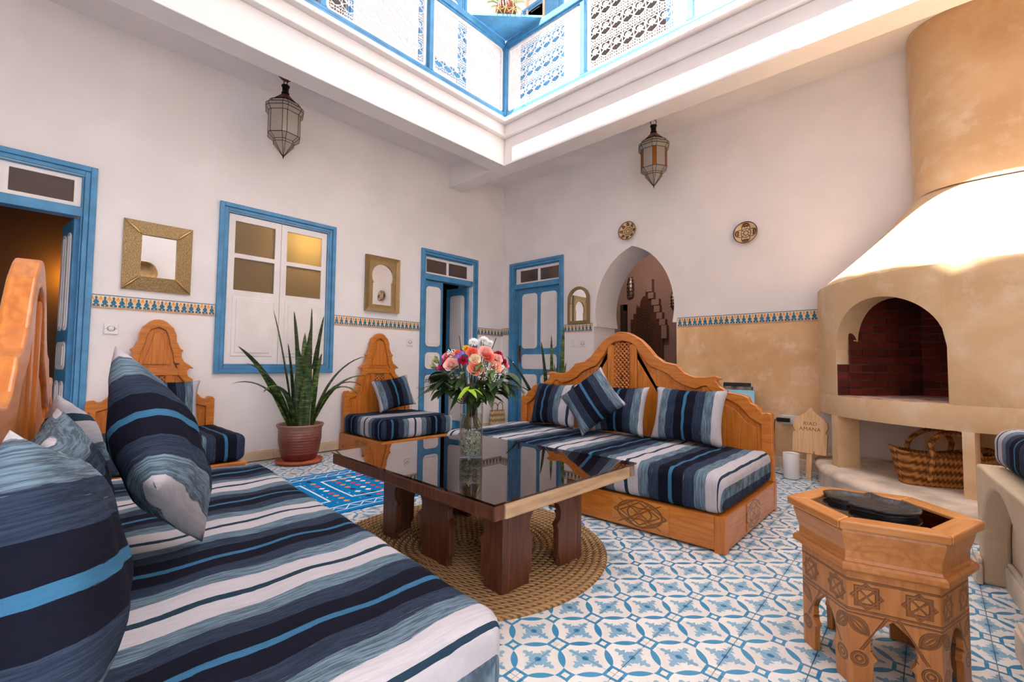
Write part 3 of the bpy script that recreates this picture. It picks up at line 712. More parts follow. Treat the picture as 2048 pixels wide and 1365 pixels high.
# ---------------------------------------------------------------- gallery railing
def spiral(c, r, turns, a0, s=1, k=16):
    return [(c[0]+s*r*(1-.82*i/k)*math.cos(a0+turns*2*PI*i/k), c[1]+r*(1-.82*i/k)*math.sin(a0+turns*2*PI*i/k)) for i in range(k+1)]
def scroll_panel(w, h):
    mb = MB(); y = 0
    def wire(pts, r=.0036): mb.tube([(p[0], y+(p[2] if len(p) > 2 else 0), p[1]) for p in pts], r, 4, caps=False)
    ncol = 8; cw = w/ncol; rows = 3; bh = .055; ch = (h-bh*4)/rows
    for i in range(ncol+1): wire([(i*cw, 0), (i*cw, h)], .0036)
    for r in range(rows+1):
        zb = r*(ch+bh)
        for zz in (zb+.002, zb+bh/2, zb+bh-.002): wire([(0, zz), (w, zz)], .003)
        for i in range(ncol*2):
            c = (cw*(i+.5)/2, zb+bh*.28); wire(spiral(c, cw*.21, 1.2, PI/2, 1 if i % 2 else -1, 10), .0028)
            c = (cw*(i+.5)/2, zb+bh*.74); wire(spiral(c, cw*.21, 1.2, -PI/2, -1 if i % 2 else 1, 10), .0028)
    for r in range(rows):
        z0 = r*(ch+bh)+bh; z1 = z0+ch
        for i in range(ncol):
            cx = cw*(i+.5)
            for s in (-1, 1):
                pts = catmull([Vector((cx+s*cw*q, lerp(z0, z1, t), 0)) for q, t in ((.06, 0), (.40, .14), (.42, .30), (.14, .44), (.34, .58), (.42, .76), (.26, .90), (.03, .86))], 3)
                wire([(p.x, p.y) for p in pts], .0038)
                pts = catmull([Vector((cx+s*cw*q, lerp(z0, z1, t), 0)) for q, t in ((0, .36), (.10, .5), (.20, .62), (.11, .72))], 3); wire([(p.x, p.y) for p in pts], .0042)
            mb.ball((cx, 0, lerp(z0, z1, .56)), .010, 6, 4, sz=1.7); mb.ball((cx, 0, lerp(z0, z1, .72)), .007, 6, 4, sz=1.3)
    return mb.mesh('wrought_iron_scrolls', WIRON)
RW, RH = .93, .715
scr = scroll_panel(RW-.05, RH-.05)
def railing(name, label, start, rz, n, group):
    t = thing(name, label, 'railing', start, rz, group)          # local x runs away from the corner post
    L_ = n*1.03+.05
    MB().box(.045, L_, -.03, .03, .012, .066).box(.045, L_, -.024, .024, .072, .10).build('bottom_rail', BLUE, t, bevel=.003)
    MB().box(.045, L_, -.035, .035, .845, .91).box(.045, L_, -.022, .022, .82, .845).build('top_rail', BLUE, t, bevel=.003)
    for i in range(n):
        x0 = .052+i*1.03
        MB().box(x0+.955, x0+1.0, -.026, .026, .10, .82).build('post', BLUE, t, bevel=.003)
        fr = MB(); a, b, c, d, k = x0+.004, x0+.95, .103, .817, .022
        fr.prism(rrect(a, b, c, d, .03, 3), -.010, .010, 'xz'); 
        fr = MB()
        outer, inner = rrect(a, b, c, d, .035, 3), rrect(a+k, b-k, c+k, d-k, .02, 3); m = len(outer)
        for yy in (-.012, .012): fr.add([(p[0], yy, p[1]) for p in outer]+[(p[0], yy, p[1]) for p in inner], [(q, (q+1) % m, m+(q+1) % m, m+q) for q in range(m)])
        fr.add([(p[0], yy, p[1]) for yy in (-.012, .012) for p in inner], [(q, (q+1) % m, m+(q+1) % m, m+q) for q in range(m)])
        fr.add([(p[0], yy, p[1]) for yy in (-.012, .012) for p in outer], [(q, (q+1) % m, m+(q+1) % m, m+q) for q in range(m)])
        pf = fr.build('panel_frame', WIRON, t)
        sc = link('wrought_iron_scrolls', scr, pf, (x0+.025, 0, .128)); sc.scale.x = .905/(RW-.05)
    return t
railing('gallery_railing', 'blue gallery railing with white iron scrolls above the two wall mirrors', (3.53, 3.41, 3.53), PI, 4, 'gallery railings')
railing('gallery_railing', 'blue gallery railing with white iron scrolls above the pointed archway', (3.53, 3.41, 3.53), -PI/2, 4, 'gallery railings')
MB().box(-.032, .032, -.032, .032, 0, .91).build('corner_post', BLUE, None, (3.53, 3.41, 3.53), bevel=.004)
tag(bpy.data.objects['corner_post'], 'blue corner post where the two gallery railings meet', 'post')
# blue corner shelf with its plant and a notice upstairs
sh = tag(MB().prism([(3.50, 3.38), (2.985, 3.38), (3.50, 2.865)], 4.445, 4.468, 'xy').build('corner_shelf', BLUE, fix=True), 'blue triangular shelf across the corner of the gallery railings', 'shelf')
# ================================================================ fireplace in front of the right wall
FC = Vector((X, -.36, 0)); RF = 1.05
fire = thing('fireplace', 'half-round tan plaster fireplace with arched brick firebox and tall chimney', 'fireplace', FC)
def fp(th, R, z): t = math.radians(th); return (-R*math.cos(t), R*math.sin(t), z)
def shell(mb, t0, t1, zlo, zhi, ro=RF, ri=RF-.14, n=None, nz=3, mi=0):
    n = n or max(2, int(abs(t1-t0)/2.2)); f = lambda g, t: g(t) if callable(g) else g
    for (R, fl) in ((ro, 0), (ri, 1)): mb.grid(lambda u, v: fp(lerp(t0, t1, u), R, lerp(f(zlo, lerp(t0, t1, u)), f(zhi, lerp(t0, t1, u)), v)), n, nz, mi)
    for g in (zlo, zhi): mb.grid(lambda u, v: fp(lerp(t0, t1, u), lerp(ri, ro, v), f(g, lerp(t0, t1, u))), n, 1, mi)
    for t in (t0, t1): mb.grid(lambda u, v: fp(t, lerp(ri, ro, u), lerp(f(zlo, t), f(zhi, t), v)), 1, nz, mi)
ZR, ZS, ZL, ZP = 1.475, .670, .527, .165
atop = lambda t: 1.0+.325*math.sqrt(max(0, 1-((t-36.2)/19.6)**2))
mb = MB()
for a, b in ((56, 60.5), (11.3, 14.0), (-32, -28)): shell(mb, a, b, ZP, ZL)
shell(mb, -90, 89.8, ZL, ZS, n=70, nz=1)
shell(mb, 55.8, 89.8, ZS, ZR, nz=6); shell(mb, -90, 16.6, ZS, ZR, nz=6, n=44)
shell(mb, 16.6, 55.8, atop, ZR, n=40, nz=4)
def half_disc(mb, R, z0, z1, n=40):
    pts = [(-R*math.cos(math.radians(t)), R*math.sin(math.radians(t))) for t in [-90+180*i/n for i in range(n+1)]]
    mb.prism(pts, z0, z1, 'xy')
half_disc(mb, RF-.02, ZL+.001, ZS-.012); half_disc(mb, RF-.02, 1.40, 1.44)
body = mb.build('body', TAN, fire, bevel=.018, seg=3, fix=True)
mb = MB(); mb.grid(lambda u, v: fp(-90+179.5*u, .42, lerp(ZP, ZL, v)), 20, 1); mb.build('niche_wall', TAN, fire)
def sup(t, a, b, n=2.9):
    c, s = math.cos(math.radians(t)), math.sin(math.radians(t))
    r = (abs(c/b)**n+abs(s/a)**n)**(-1/n); return -r*c, r*s
def hood(u, v):
    t = -90+179.6*u; x0, y0, _ = fp(t, RF-.004, 0); x1, y1 = sup(t, .438, .50); k = v+.05*math.sin(PI*v)
    return (lerp(x0, x1, k), lerp(y0, y1, k), lerp(ZR-.004, 2.075, v))
mb = MB().grid(hood, 60, 14); mb.build('hood', TAN, fire)
mb = MB().grid(lambda u, v: (*sup(-90+179.6*u, lerp(.438, .45, v), lerp(.52, .335, v), 3), lerp(2.065, 3.338, v)), 60, 12); mb.build('chimney', TAN, fire)
# hearth kerb: bulging step with a tiled, rounded edge
def ell(t, k): return (-(1.33+k)*math.cos(math.radians(t)), (1.085+k)*math.sin(math.radians(t)))
mb = MB(); prof = [(0.0, .002), (0.0, .105), (.018, .115), (.018, .135), (.006, .150), (-.012, .160), (-.05, .165), (-.55, .166)]
mb.grid(lambda u, v: (*ell(-89.5+179*u, prof[round(v*7)][0]-.018), prof[round(v*7)][1]), 70, 7); mb.build('hearth_kerb', HEARTH, fire)
# bricks of the firebox
bm_ = MB().box(-.5, .5, -.5, .5, -.5, .5).mesh('brick', BRICK)
brs = []
def brick_wall(p0, p1, z0, rows, pitch=.056, L=.20, cut=None):
    p0, p1 = Vector(p0)-FC.xy, Vector(p1)-FC.xy; d = (p1-p0); ln = d.length; d.normalize(); ang = math.atan2(d.y, d.x); nrm = Vector((d.y, -d.x))
    MB().add([(p0.x, p0.y, z0), (p1.x, p1.y, z0), (p1.x, p1.y, z0+rows*pitch), (p0.x, p0.y, z0+rows*pitch)], [(0,1,2,3)]).build('mortar', MORTAR, fire)
    for r in range(rows):
        s = -(L/2 if r % 2 else 0.0)
        while s < ln-.01:
            a, b = max(0, s)+.004, min(ln, s+L)-.004; s += L
            if b-a < .02: continue
            c = p0+d*((a+b)/2); o = link('brick', bm_, fire, (c.x, c.y, z0+(r+.5)*pitch), (0, 0, ang)); o.scale = (b-a, .012+random.random()*.004, pitch-.009)
P0, P1, P2, P3 = (3.985, .435), (4.44, .06), (4.44, -.20), (3.60, -.12)
brick_wall(P0, P1, ZS, 13); brick_wall(P1, P2, ZS, 13); brick_wall(P2, P3, ZS, 13)
q0, q1 = fp(55.6, RF-.004, 0), fp(55.6, RF-.14, 0)
brick_wall((q0[0]+FC.x, q0[1]+FC.y), (P0[0]+.03, P0[1]-.01), ZS, 4, L=.15)
MB().prism([(q0[0], q0[1]), (P1[0]-FC.x, P1[1]-FC.y), (P2[0]-FC.x, P2[1]-FC.y), fp(16.7, RF-.006, 0)[:2]]+[fp(t, RF-.006, 0)[:2] for t in (22, 28, 34, 40, 46, 51)], ZS-.012, ZS+.004, 'xy').build('firebox_floor', simple('ashy_brick_floor', (196, 160, 140), .9, var=.12, scale=12).m, fire, fix=True)
# basket in the lower niche
bk = thing('palm_basket', 'brown woven palm basket with two rope handles inside the hearth niche', 'basket', (3.83, -.02, ZP+.004), math.radians(-62))
def bask(u, v):
    a = 2*PI*u; r = lerp(.80, 1.0, v); w = lerp(.21, .26, v); d = lerp(.085, .125, v)
    e = 2.6; c, s = math.cos(a), math.sin(a); q = (abs(c)**e+abs(s)**e)**(-1/e)
    sag = -.02*math.cos(2*a)*v
    return (w*q*c, d*q*s, .205*v+sag*(-1)+.008*math.sin(a*3)*v)
MB().grid(bask, 36, 8, wrap_u=True).build('body', PALM, bk)
mb = MB(); mb.add([bask(i/36, 0) for i in range(36)], [tuple(range(36))]); mb.build('bottom', PALM, bk)
for s in (-1, 1):
    pts = catmull([(-.11+.02*s, s*.135, .04), (-.11, s*.132, .18), (-.10, s*.10, .26), (-.03, s*.08, .315), (.05, s*.08, .315), (.11, s*.10, .25), (.12, s*.132, .17), (.115, s*.135, .04)], 6)
    MB().tube(pts, .014, 8).build('handle', PALM, bk)
# ---------------------------------------------------------------- masonry bench beside the hearth
RZB = math.atan2(-.097, -.995)
bench = thing('masonry_bench', 'built-in plastered bench with arched niches along its front', 'bench', (2.746, -.12, 0), RZB)
n_ar = 3; cs = [.355+.70*i for i in range(n_ar)]; L_ = .355*2+.70*2
out = [(L_, 0), (L_, .478), (0, .478), (0, 0)]
for c in cs:
    out += [(c-.30, 0), (c-.30, .14)]+[(c-.30*math.cos(math.radians(a)), .14+.292*math.sin(math.radians(a))) for a in range(8, 175, 9)]+[(c+.30, .14), (c+.30, 0)]
MB().prism(out, 0, .085, 'xz').build('front', BENCHP, bench, bevel=.012, seg=3, fix=True)
MB().box(0, L_, .086, 1.05, .001, .478).build('block', BENCHP, bench, bevel=.012, seg=3)
def skirt(mb, x0, x1, y): mb.box(x0, x1, y-.022, y, 0, .085).box(x0, x1, y-.014, y, .085, .105)
for c in cs:
    mb = MB(); skirt(mb, c-.299, c+.299, .085); mb.build('niche_skirting', HEARTH, bench, bevel=.004)
for a, b in [(-.015, .056)]+[(cs[i]+.30, cs[i+1]-.30) for i in range(2)]+[(cs[2]+.30, L_+.01)]:
    mb = MB(); skirt(mb, a-.012, b+.012, 0); mb.build('pier_skirting', HEARTH, bench, bevel=.004)
# ================================================================ soft furnishing helpers
def wrinkle(k, amp=.006):
    ph = [random.random()*6 for _ in range(6)]
    return lambda x, y, z: (0, 0, amp*(math.sin(x*23+ph[0]+2*math.sin(y*5+ph[4]))*math.sin(y*9+ph[1])+.7*math.sin(y*31+x*6+ph[2]))*(1 if z > .25 else .2))
def mattress(label, loc, rz, sx, sy, z0, z1, mats, group, off=0.0, shear=0.0, amp=.005, sub=(20, 12, 3)):
    mb = MB(); rbox_mesh(mb, sx, sy, z0, z1, .052, sub, 0, wrinkle(0, amp))
    if isinstance(mats, (list, tuple)) and len(mats) > 1:
        for i, f in enumerate(mb.f):
            if sum(mb.v[q][1] for q in f)/len(f) < -sy/2+.03: mb.m[i] = 1
    o = mb.build('mattress', mats, None, loc, (0, 0, rz), fix=True); o.color = (off, shear, 0, 1)
    # piped seams
    return tag(o, label, 'mattress', group)
def pillow(label, c, az, el, roll, w, h, t, off, group, name='throw_pillow'):
    n = Vector((math.cos(az)*math.cos(el), math.sin(az)*math.cos(el), math.sin(el)))
    up = (Vector((0, 0, 1))-n*n.z).normalized(); xa = up.cross(n)
    R0 = Matrix((xa, up, n)).transposed(); R0 = R0 @ Matrix.Rotation(roll, 3, 'Z')
    mb = MB(); N = 22; ph = random.random()*6
    def surf(s):
        def f(u, v):
            a, b = 2*u-1, 2*v-1
            pin = 1-.10*(1-b*b)*abs(a)**3; pin2 = 1-.10*(1-a*a)*abs(b)**3
            e = max(0, (1-a*a))*max(0, (1-b*b)); th = t/2*1.08*e**.55
            wv = .05*th*math.sin(a*7+b*3+ph)+.04*th*math.sin(b*11-a*4+ph)+.006*math.sin(a*19+ph)*e*abs(b)**2
            return (a*w/2*pin, b*h/2*pin2, s*(th+wv+.004*(1 if 0 < u < 1 and 0 < v < 1 else 0)))
        return f
    mb.grid(surf(1), N, N); mb.grid(surf(-1), N, N)
    o = mb.build(name, FABX, None, fix=True); o.matrix_world = Matrix.Translation(c) @ R0.to_4x4(); o.color = (off, 0, 0, 1)
    return tag(o, label, 'pillow', group)
# ---------------------------------------------------------------- daybeds
HB = [(0,1.13),(.045,1.124),(.084,1.109),(.159,1.066),(.216,1.011),(.273,.944),(.341,.898),(.434,.88),(.447,.861),(.498,.818),(.561,.797),(.622,.799),(.693,.81),(.733,.793),(.698,.774),(.721,.739),(.772,.706),(.849,.693),(.892,.678),(.907,.645),(.943,.625),(.974,.582),(.999,.59),(1.024,.581),(1.029,.0)]
HI = [(0,1.06),(.074,1.045),(.12,1.012),(.158,.945),(.23,.865),(.314,.835),(.368,.81),(.42,.765),(.498,.73),(.56,.714),(.606,.735),(.633,.738),(.668,.701),(.738,.669),(.826,.628),(.859,.596),(.9,.548),(.962,.514),(.962,.30)]
def mirr(h): return [(-a, b) for a, b in h[:0:-1]]+h
def inset(poly, d):
    c = []
    n = len(poly)
    for i in range(n):
        a, b, e = Vector(poly[i-1]), Vector(poly[i]), Vector(poly[(i+1) % n])
        t = ((b-a).normalized()+(e-b).normalized())
        t = t.normalized() if t.length > 1e-6 else Vector((1, 0)); nn = Vector((-t.y, t.x)); c.append(tuple(b+nn*d))
    return c
def ccw(p): return p if sum(p[i][0]*p[(i+1) % len(p)][1]-p[(i+1) % len(p)][0]*p[i][1] for i in range(len(p))) > 0 else p[::-1]
def lattice(w, h, n, mat=None):
    """pierced wooden grille: crossing bars with turned knots"""
    mb = MB(); s = w/n; r = .006; m = int(round(h/s))
    for i in range(-m, n+1):
        for sg in (1, -1):
            a, b = (i*s, 0), (i*s+h, h)
            lo, hi = max(0, -a[0]), min(h, w-a[0])
            if hi-lo < .004: continue
            x0, x1 = a[0]+lo, a[0]+hi
            if sg < 0: x0, x1 = w-x0, w-x1
            mb.tube([(x0-w/2, 0, lo), (x1-w/2, 0, hi)], r, 4, caps=False)
    for i in range(n*2+1):
        for j in range(int(h/s*2)+1):
            if (i+j) % 2 == 0:
                px, pz = i*s/2-w/2, j*s/2
                if abs(px) <= w/2+.001 and pz <= h: mb.ball((px, 0, pz), .0115, 6, 4)
    return mb
def ring_poly(o, i): return mirr(o)+mirr(i)[::-1]
def headboard(root, HB, HI, zb, thick=.05):
    o = [(a, max(b, zb) if b > 0 else zb) for a, b in HB]
    hb = MB().prism(ring_poly(o, [p if k < len(HI)-1 else (p[0], zb) for k, p in enumerate(HI)]), 0, thick, 'xz').build('headboard_frame', PINEHX, root, bevel=.007, seg=3, fix=True)
    return hb
def daybed(label, loc, rz, depth, group):
    t = thing('daybed', label, 'daybed', loc, rz, group)
    W = 1.03
    headboard(t, HB, HI, .17)
    back = [(a*.985, b-.012) for a, b in HI[:-1]]+[(.965, .18)]
    for s in (-1, 1):
        pl = [(s*a, b) for a, b in [(.12, .19)]+[(a, b-.004) for a, b in HI[2:11]]+[(.606, .19)]]
        pn = MB().prism(pl, .020, .044, 'xz').build('headboard_panel', PINE, t, fix=True)
        f = inset(ccw(pl), .035); MB().prism(f, .010, .021, 'xz').build('raised_field', PINE, pn, bevel=.006, fix=True)
        pl = [(s*a, b) for a, b in [(.655, .19), (.655, .700)]+[(a, b-.004) for a, b in HI[13:18]]+[(.958, .19)]]
        pn = MB().prism(pl, .020, .044, 'xz').build('headboard_panel', PINE, t, fix=True)
        f = inset(ccw(pl), .032); MB().prism(f, .010, .021, 'xz').build('raised_field', PINE, pn, bevel=.006, fix=True)
        MB().box(min(s*.07, s*.125), max(s*.07, s*.125), .004, .044, .19, 1.03).build('stile', PINE, t, bevel=.004)
        MB().box(min(s*.603, s*.658), max(s*.603, s*.658), .004, .044, .19, .732).build('stile', PINE, t, bevel=.004)
    for s in (-1, 1): MB().prism([(s*.07, .18), (s*.07, 1.05)]+[(s*a, b+.006) for a, b in HI[1:-1]]+[(s*.97, .18)], .044, .0495, 'xz').build('back_board', PINE, t, fix=True)
    lt = lattice(.138, .62, 4).build('pierced_grille', PINE, t, (0, .022, .425)); 
    MB().box(-.07, .07, .004, .044, .58, .64).build('cross_rail', PINEHX, t, bevel=.004)
    # base box: planks, corner blocks and a carved medallion
    for y0, y1, nm in ((-depth, -depth+.03, 'front_plank'), (.02, .05, 'back_plank')): MB().box(-W+.05, W-.05, y0, y1, .012, .17).build(nm, PINEHX, t, bevel=.003)
    for s in (-1, 1):
        MB().box(s*(W-.015)-.015, s*(W-.015)+.015, -depth+.03, .02, .012, .17).build('side_plank', PINEH, t, bevel=.003)
        for y in (-depth+.025, .025): MB().box(s*(W-.024)-.026, s*(W-.024)+.026, y-.026, y+.026, 0, .1695).build('corner_block', PINE, t, bevel=.003)
    for mx in (-.60, .60): MB().box(-.004, .002, -.16, .16, -.072, .072).build('carved_medallion', MEDAL, t, (mx, -depth, .093), (0, 0, -PI/2))
    for s in (-1, 1): MB().box(-.004, .002, -.12, .12, -.07, .07).build('carved_medallion', MEDAL, t, (s*W, -depth*.5, .093), (0, 0, 0 if s < 0 else PI))
    MB().box(-W+.03, W-.03, -depth+.03, .02, .15, .168).build('bed_boards', PINEHX, t)
    return t
dbR = daybed('carved pine daybed with scrolled headboard in front of the archway', (3.13, 1.755, 0), -PI/2, .886, 'pine daybeds')
RZA = math.radians(85.5)
dbA = daybed('carved pine daybed with scrolled headboard beside the open dark doorway', (.030, 1.68, 0), RZA, .775, 'pine daybeds'); dbA.scale = (.94, .975, 1)
mattress('blue and grey striped mattress on the daybed in front of the archway', (3.125-.445, 1.755, 0), -PI/2, 2.05, .885, .172, .362, FABM, 'daybed mattresses', off=-(1.755-.985)+.49*3, amp=.003, sub=(44, 20, 4))
ma = mattress('blue and grey striped mattress on the daybed beside the dark doorway', (0, 0, 0), RZA, 1.91, .765, .172, .362, FABM, 'daybed mattresses', off=.0, amp=.004, sub=(44, 20, 4))
_d = Matrix.Rotation(RZA, 3, 'Z'); pA = Vector((.030, 1.68, 0))+_d @ Vector((0, -.388, 0)); ma.location = pA
# local x of a stripe: world y of the light-blue lines is 1.395 and .905 at mattress height
ma.color = (-(1.392-pA.y)+.49*4, math.tan(math.radians(4.5)), 0, 1)
G1, G2 = 'pillows on the daybed in front of the archway', 'pillows on the daybed beside the doorway'
pillow('striped pillow at the plant end of the daybed before the archway', Vector((3.01, 2.30, .545)), PI, math.radians(17), 0, .46, .36, .14, .074, G1)
pillow('striped pillow tucked behind the tilted one on the daybed before the archway', Vector((3.01, 1.70, .545)), PI, math.radians(16), 0, .42, .36, .13, -.19, G1)
pillow('striped pillow tipped onto its corner on the daybed before the archway', Vector((2.82, 1.82, .615)), PI+.10, math.radians(26), math.radians(42), .385, .385, .14, -.10, G1)
pillow('striped pillow by the magazines end of the daybed before the archway', Vector((3.01, 1.20, .545)), PI, math.radians(15), math.radians(-1), .48, .37, .14, 0.0, G1)
pillow('plump striped pillow with grey and black bands at the front of the doorway daybed', Vector((.045, .90, .578)), math.radians(-7), math.radians(8), math.radians(78), .37, .40, .135, -.06, G2)
pillow('dark striped pillow leaning on the headboard of the doorway daybed', Vector((.082, 1.33, .568)), math.radians(-5), math.radians(10), math.radians(95), .375, .375, .12, -.14, G2)
pillow('grey and navy striped pillow at the far post of the doorway daybed headboard', Vector((.117, 1.76, .575)), math.radians(-5), math.radians(10), math.radians(80), .375, .375, .12, .12, G2)
pillow('striped pillow stood upright on its corner on the doorway daybed', Vector((.262, 1.50, .640)), math.radians(-14), math.radians(20), math.radians(52), .41, .41, .16, -.11, G2)
# ---------------------------------------------------------------- low pine chairs
CHO = [(0,1.186),(.028,1.182),(.05,1.17),(.094,1.126),(.115,1.071),(.117,1.024),(.142,.968),(.165,.954),(.151,.935),(.152,.902),(.17,.865),(.202,.841),(.239,.81),(.207,.813),(.188,.789),(.201,.751),(.234,.726),(.235,.693),(.254,.625),(.301,.575),(.326,.569),(.342,.588),(.376,.583),(.389,.561),(.389,0)]
CHI = [(0,1.125),(.045,1.105),(.068,1.05),(.076,.994),(.098,.929),(.104,.864),(.127,.817),(.136,.756),(.184,.694),(.214,.60),(.254,.53),(.300,.512),(.328,.506),(.334,.20)]
def chair(label, loc):
    t = thing('low_chair', label, 'chair', loc, 0, 'low carved chairs along the left wall')
    headboard(t, CHO, CHI, .17)
    top = MB().prism(mirr([(a, b-.004) for a, b in CHI[:7]]), .018, .042, 'xz').build('top_panel', PINE, t, fix=True)
    MB().prism(mirr([(0,1.092),(.026,1.075),(.036,1.03),(.046,.984),(.062,.92),(.089,.841)]), .008, .019, 'xz').build('raised_field', PINE, top, bevel=.005, fix=True)
    MB().box(-.136, .136, .002, .044, .758, .812).build('cross_rail', PINEHX, t, bevel=.004)
    for s in (-1, 1):
        pl = [(s*a, b) for a, b in [(.10, .19), (.10, .757), (.134, .757)]+[(a, b-.004) for a, b in CHI[8:13]]+[(.331, .19)]]
        pn = MB().prism(pl, .018, .042, 'xz').build('side_panel', PINE, t, fix=True)
        MB().prism(inset(ccw(pl), .028), .009, .019, 'xz').build('raised_field', PINE, pn, bevel=.005, fix=True)
        MB().box(min(s*.055, s*.102), max(s*.055, s*.102), .004, .044, .19, .757).build('stile', PINE, t, bevel=.003)
    lattice(.11, .18, 3).build('pierced_grille', PINE, t, (0, .022, .575)); MB().box(-.055, .055, .004, .044, .19, .575).build('lower_rail', PINE, t, bevel=.003)
    d, W = .74, .405
    MB().box(-W-.01, W+.01, -d-.012, .0, .150, .170).build('seat_board', PINEHX, t, bevel=.003)
    MB().box(-W, W, -d, -d+.025, .0, .150).build('front_plank', PINEHX, t, bevel=.003); MB().box(-W, W, .02, .05, .0, .17).build('back_plank', PINEHX, t, bevel=.003)
    for s in (-1, 1):
        MB().box(s*(W-.0125)-.0125, s*(W-.0125)+.0125, -d+.025, .02, .0, .150).build('side_plank', PINEH, t, bevel=.003)
        MB().box(-.004, .002, -.10, .10, -.06, .06).build('carved_medallion', MEDAL, t, (s*W, -d*.5, .075), (0, 0, 0 if s < 0 else PI))
    return t
chair('low carved pine chair between the dark doorway and the shuttered window', (.705, 4.325, 0)); chair('low carved pine chair beneath the keyhole mirror', (2.60, 4.325, 0))
G3 = 'low chair mattresses'
mattress('striped seat mattress with bands running front to back, beneath the square mirror', (.70, 4.325-.375, 0), 0, .83, .735, .172, .36, FABX, G3, off=-(.987-.70)+.49*2, amp=.002)
mattress('striped seat mattress with bands running side to side, beneath the keyhole mirror', (2.60, 4.325-.38, 0), 0, .82, .74, .172, .36, [FABY, FABX], G3, off=-(2.295-2.60), amp=.002)
pillow('striped pillow on the low chair under the square mirror', Vector((.735, 4.20, .55)), -PI/2, math.radians(12), math.radians(-2), .45, .36, .13, -.19, 'pillows on the low chairs')
pillow('tilted striped pillow on the low chair under the keyhole mirror', Vector((2.66, 4.14, .555)), -PI/2-.15, math.radians(20), math.radians(10), .42, .34, .13, -.16, 'pillows on the low chairs')
cu = mattress('striped cushion on the plastered bench', (0, 0, 0), RZB, 1.75, .62, .480, .635, FABX, None, off=.05, amp=.004)
_b = Matrix.Rotation(RZB, 3, 'Z'); cu.location = Vector((2.746, -.12, 0))+_b @ Vector((.035+.875, .045+.31, 0)); cu['category'] = 'cushion'; del_g = cu.pop('group', None)
# ================================================================ rugs and coffee table
mb = MB(); prof = []
nr = 22; RJ = .67
for i in range(nr):
    for k in range(6):
        r = RJ*(i+k/6)/nr; prof.append((max(r, .001), .006+.007*math.sin(PI*k/6)))
prof += [(RJ, .006), (RJ+.004, .003), (RJ+.002, .0005)]
mb.lathe(prof, 96); tag(mb.build('round_rug', JUTE, None, (1.49, 1.68, .0)), 'round braided jute rug under the coffee table', 'rug')
km = MB(); km.grid(lambda u, v: (lerp(-.66, .66, u), lerp(-.50, .50, v), .006+.002*math.sin(u*17)*math.sin(v*9)), 30, 20); km.box(-.66, .66, -.50, .50, .0005, .0045)
tag(km.build('kilim_rug', KILIM, None, (1.55, 3.02, 0), (0, 0, math.radians(-2))), 'bright blue flat-woven kilim with small coloured motifs', 'rug')
ct = thing('coffee_table', 'low square coffee table of weathered wood with smoked glass top', 'table', (1.513, 1.62, .013), math.radians(-1.5))
TX, TY = .447, .59
pw = 2*TX/5
for i in range(5): MB().box(-TX+.05+i*(2*TX-.1)/5+.001, -TX+.05+(i+1)*(2*TX-.1)/5-.001, -TY+.05, TY-.05, .362+.002*(i % 2), .398).build('top_plank', BOAT, ct, bevel=.003)
MB().box(-TX, -TX+.05, -TY+.0, TY, .352, .404).build('edge_board', REDWOOD, ct, bevel=.008); MB().box(TX-.05, TX, -TY, TY, .352, .404).build('edge_board', BOAT, ct, bevel=.008)
MB().box(-TX+.05, TX-.05, -TY-.002, -TY+.05, .350, .405).build('edge_board', DRIFT, ct, bevel=.008); MB().box(-TX+.05, TX-.05, TY-.05, TY, .352, .404).build('edge_board', DRIFT, ct, bevel=.008)
MB().box(-TX-.004, TX+.004, -TY-.004, TY+.004, .4055, .4125).build('glass_top', TGLASS, ct)
def key_arch(c, w, top):
    h = [(w, 0), (w*1.0, .03), (w*.86, .045), (w*.84, .16), (w*.72, .178), (w*.98, .20), (w*1.0, .235), (w*.82, .268), (w*.45, .285), (w*.30, .30), (0, top)]
    return [(c-a, b) for a, b in h]+[(c+a, b) for a, b in h[-2::-1]]
def leg_panel(length, arches, H=.352):
    p = [(length/2, 0), (length/2, H), (-length/2, H), (-length/2, 0)]
    for a in arches: p += a
    return p
LY, LX = .43, .235
for s in (-1, 1):
    pts = leg_panel(2*LY, [key_arch(-.21, .115, .312), key_arch(.21, .115, .312)])
    MB().prism(pts, s*LX-.015, s*LX+.015, 'yz').build('leg_panel', REDWOOD, ct, bevel=.003, fix=True)
    pts = leg_panel(2*LX-.032, [key_arch(0, .10, .312)])
    MB().prism(pts, s*(LY-.015)-.015, s*(LY-.015)+.015, 'xz').build('leg_panel', REDWOOD, ct, bevel=.003, fix=True)
# ---------------------------------------------------------------- vase
VX, VY, VZ = 1.492, 1.645, .013+.4130
va = thing('glass_vase', 'clear glass cylinder vase with water and glass gravel', 'vase', (VX, VY, VZ))
R = .056
MB().lathe([(.001, 0), (R, 0), (R, .30), (R-.003, .30), (R-.003, .008), (.001, .008)], 36).build('glass', CLEAR, va)
MB().lathe([(.001, .0095), (R-.0045, .0095), (R-.0045, .205), (.001, .205)], 28).build('water', WATER, va)
gm = MB()
for i in range(420):
    a = random.random()*2*PI; r = (R-.009)*math.sqrt(random.random()); z = .014+.105*random.random()**.8
    gm.ball((r*math.cos(a), r*math.sin(a), z), .0045+.003*random.random(), 5, 3)
g = gm.build('glass_gravel', ICE, va); g['kind'] = 'stuff'
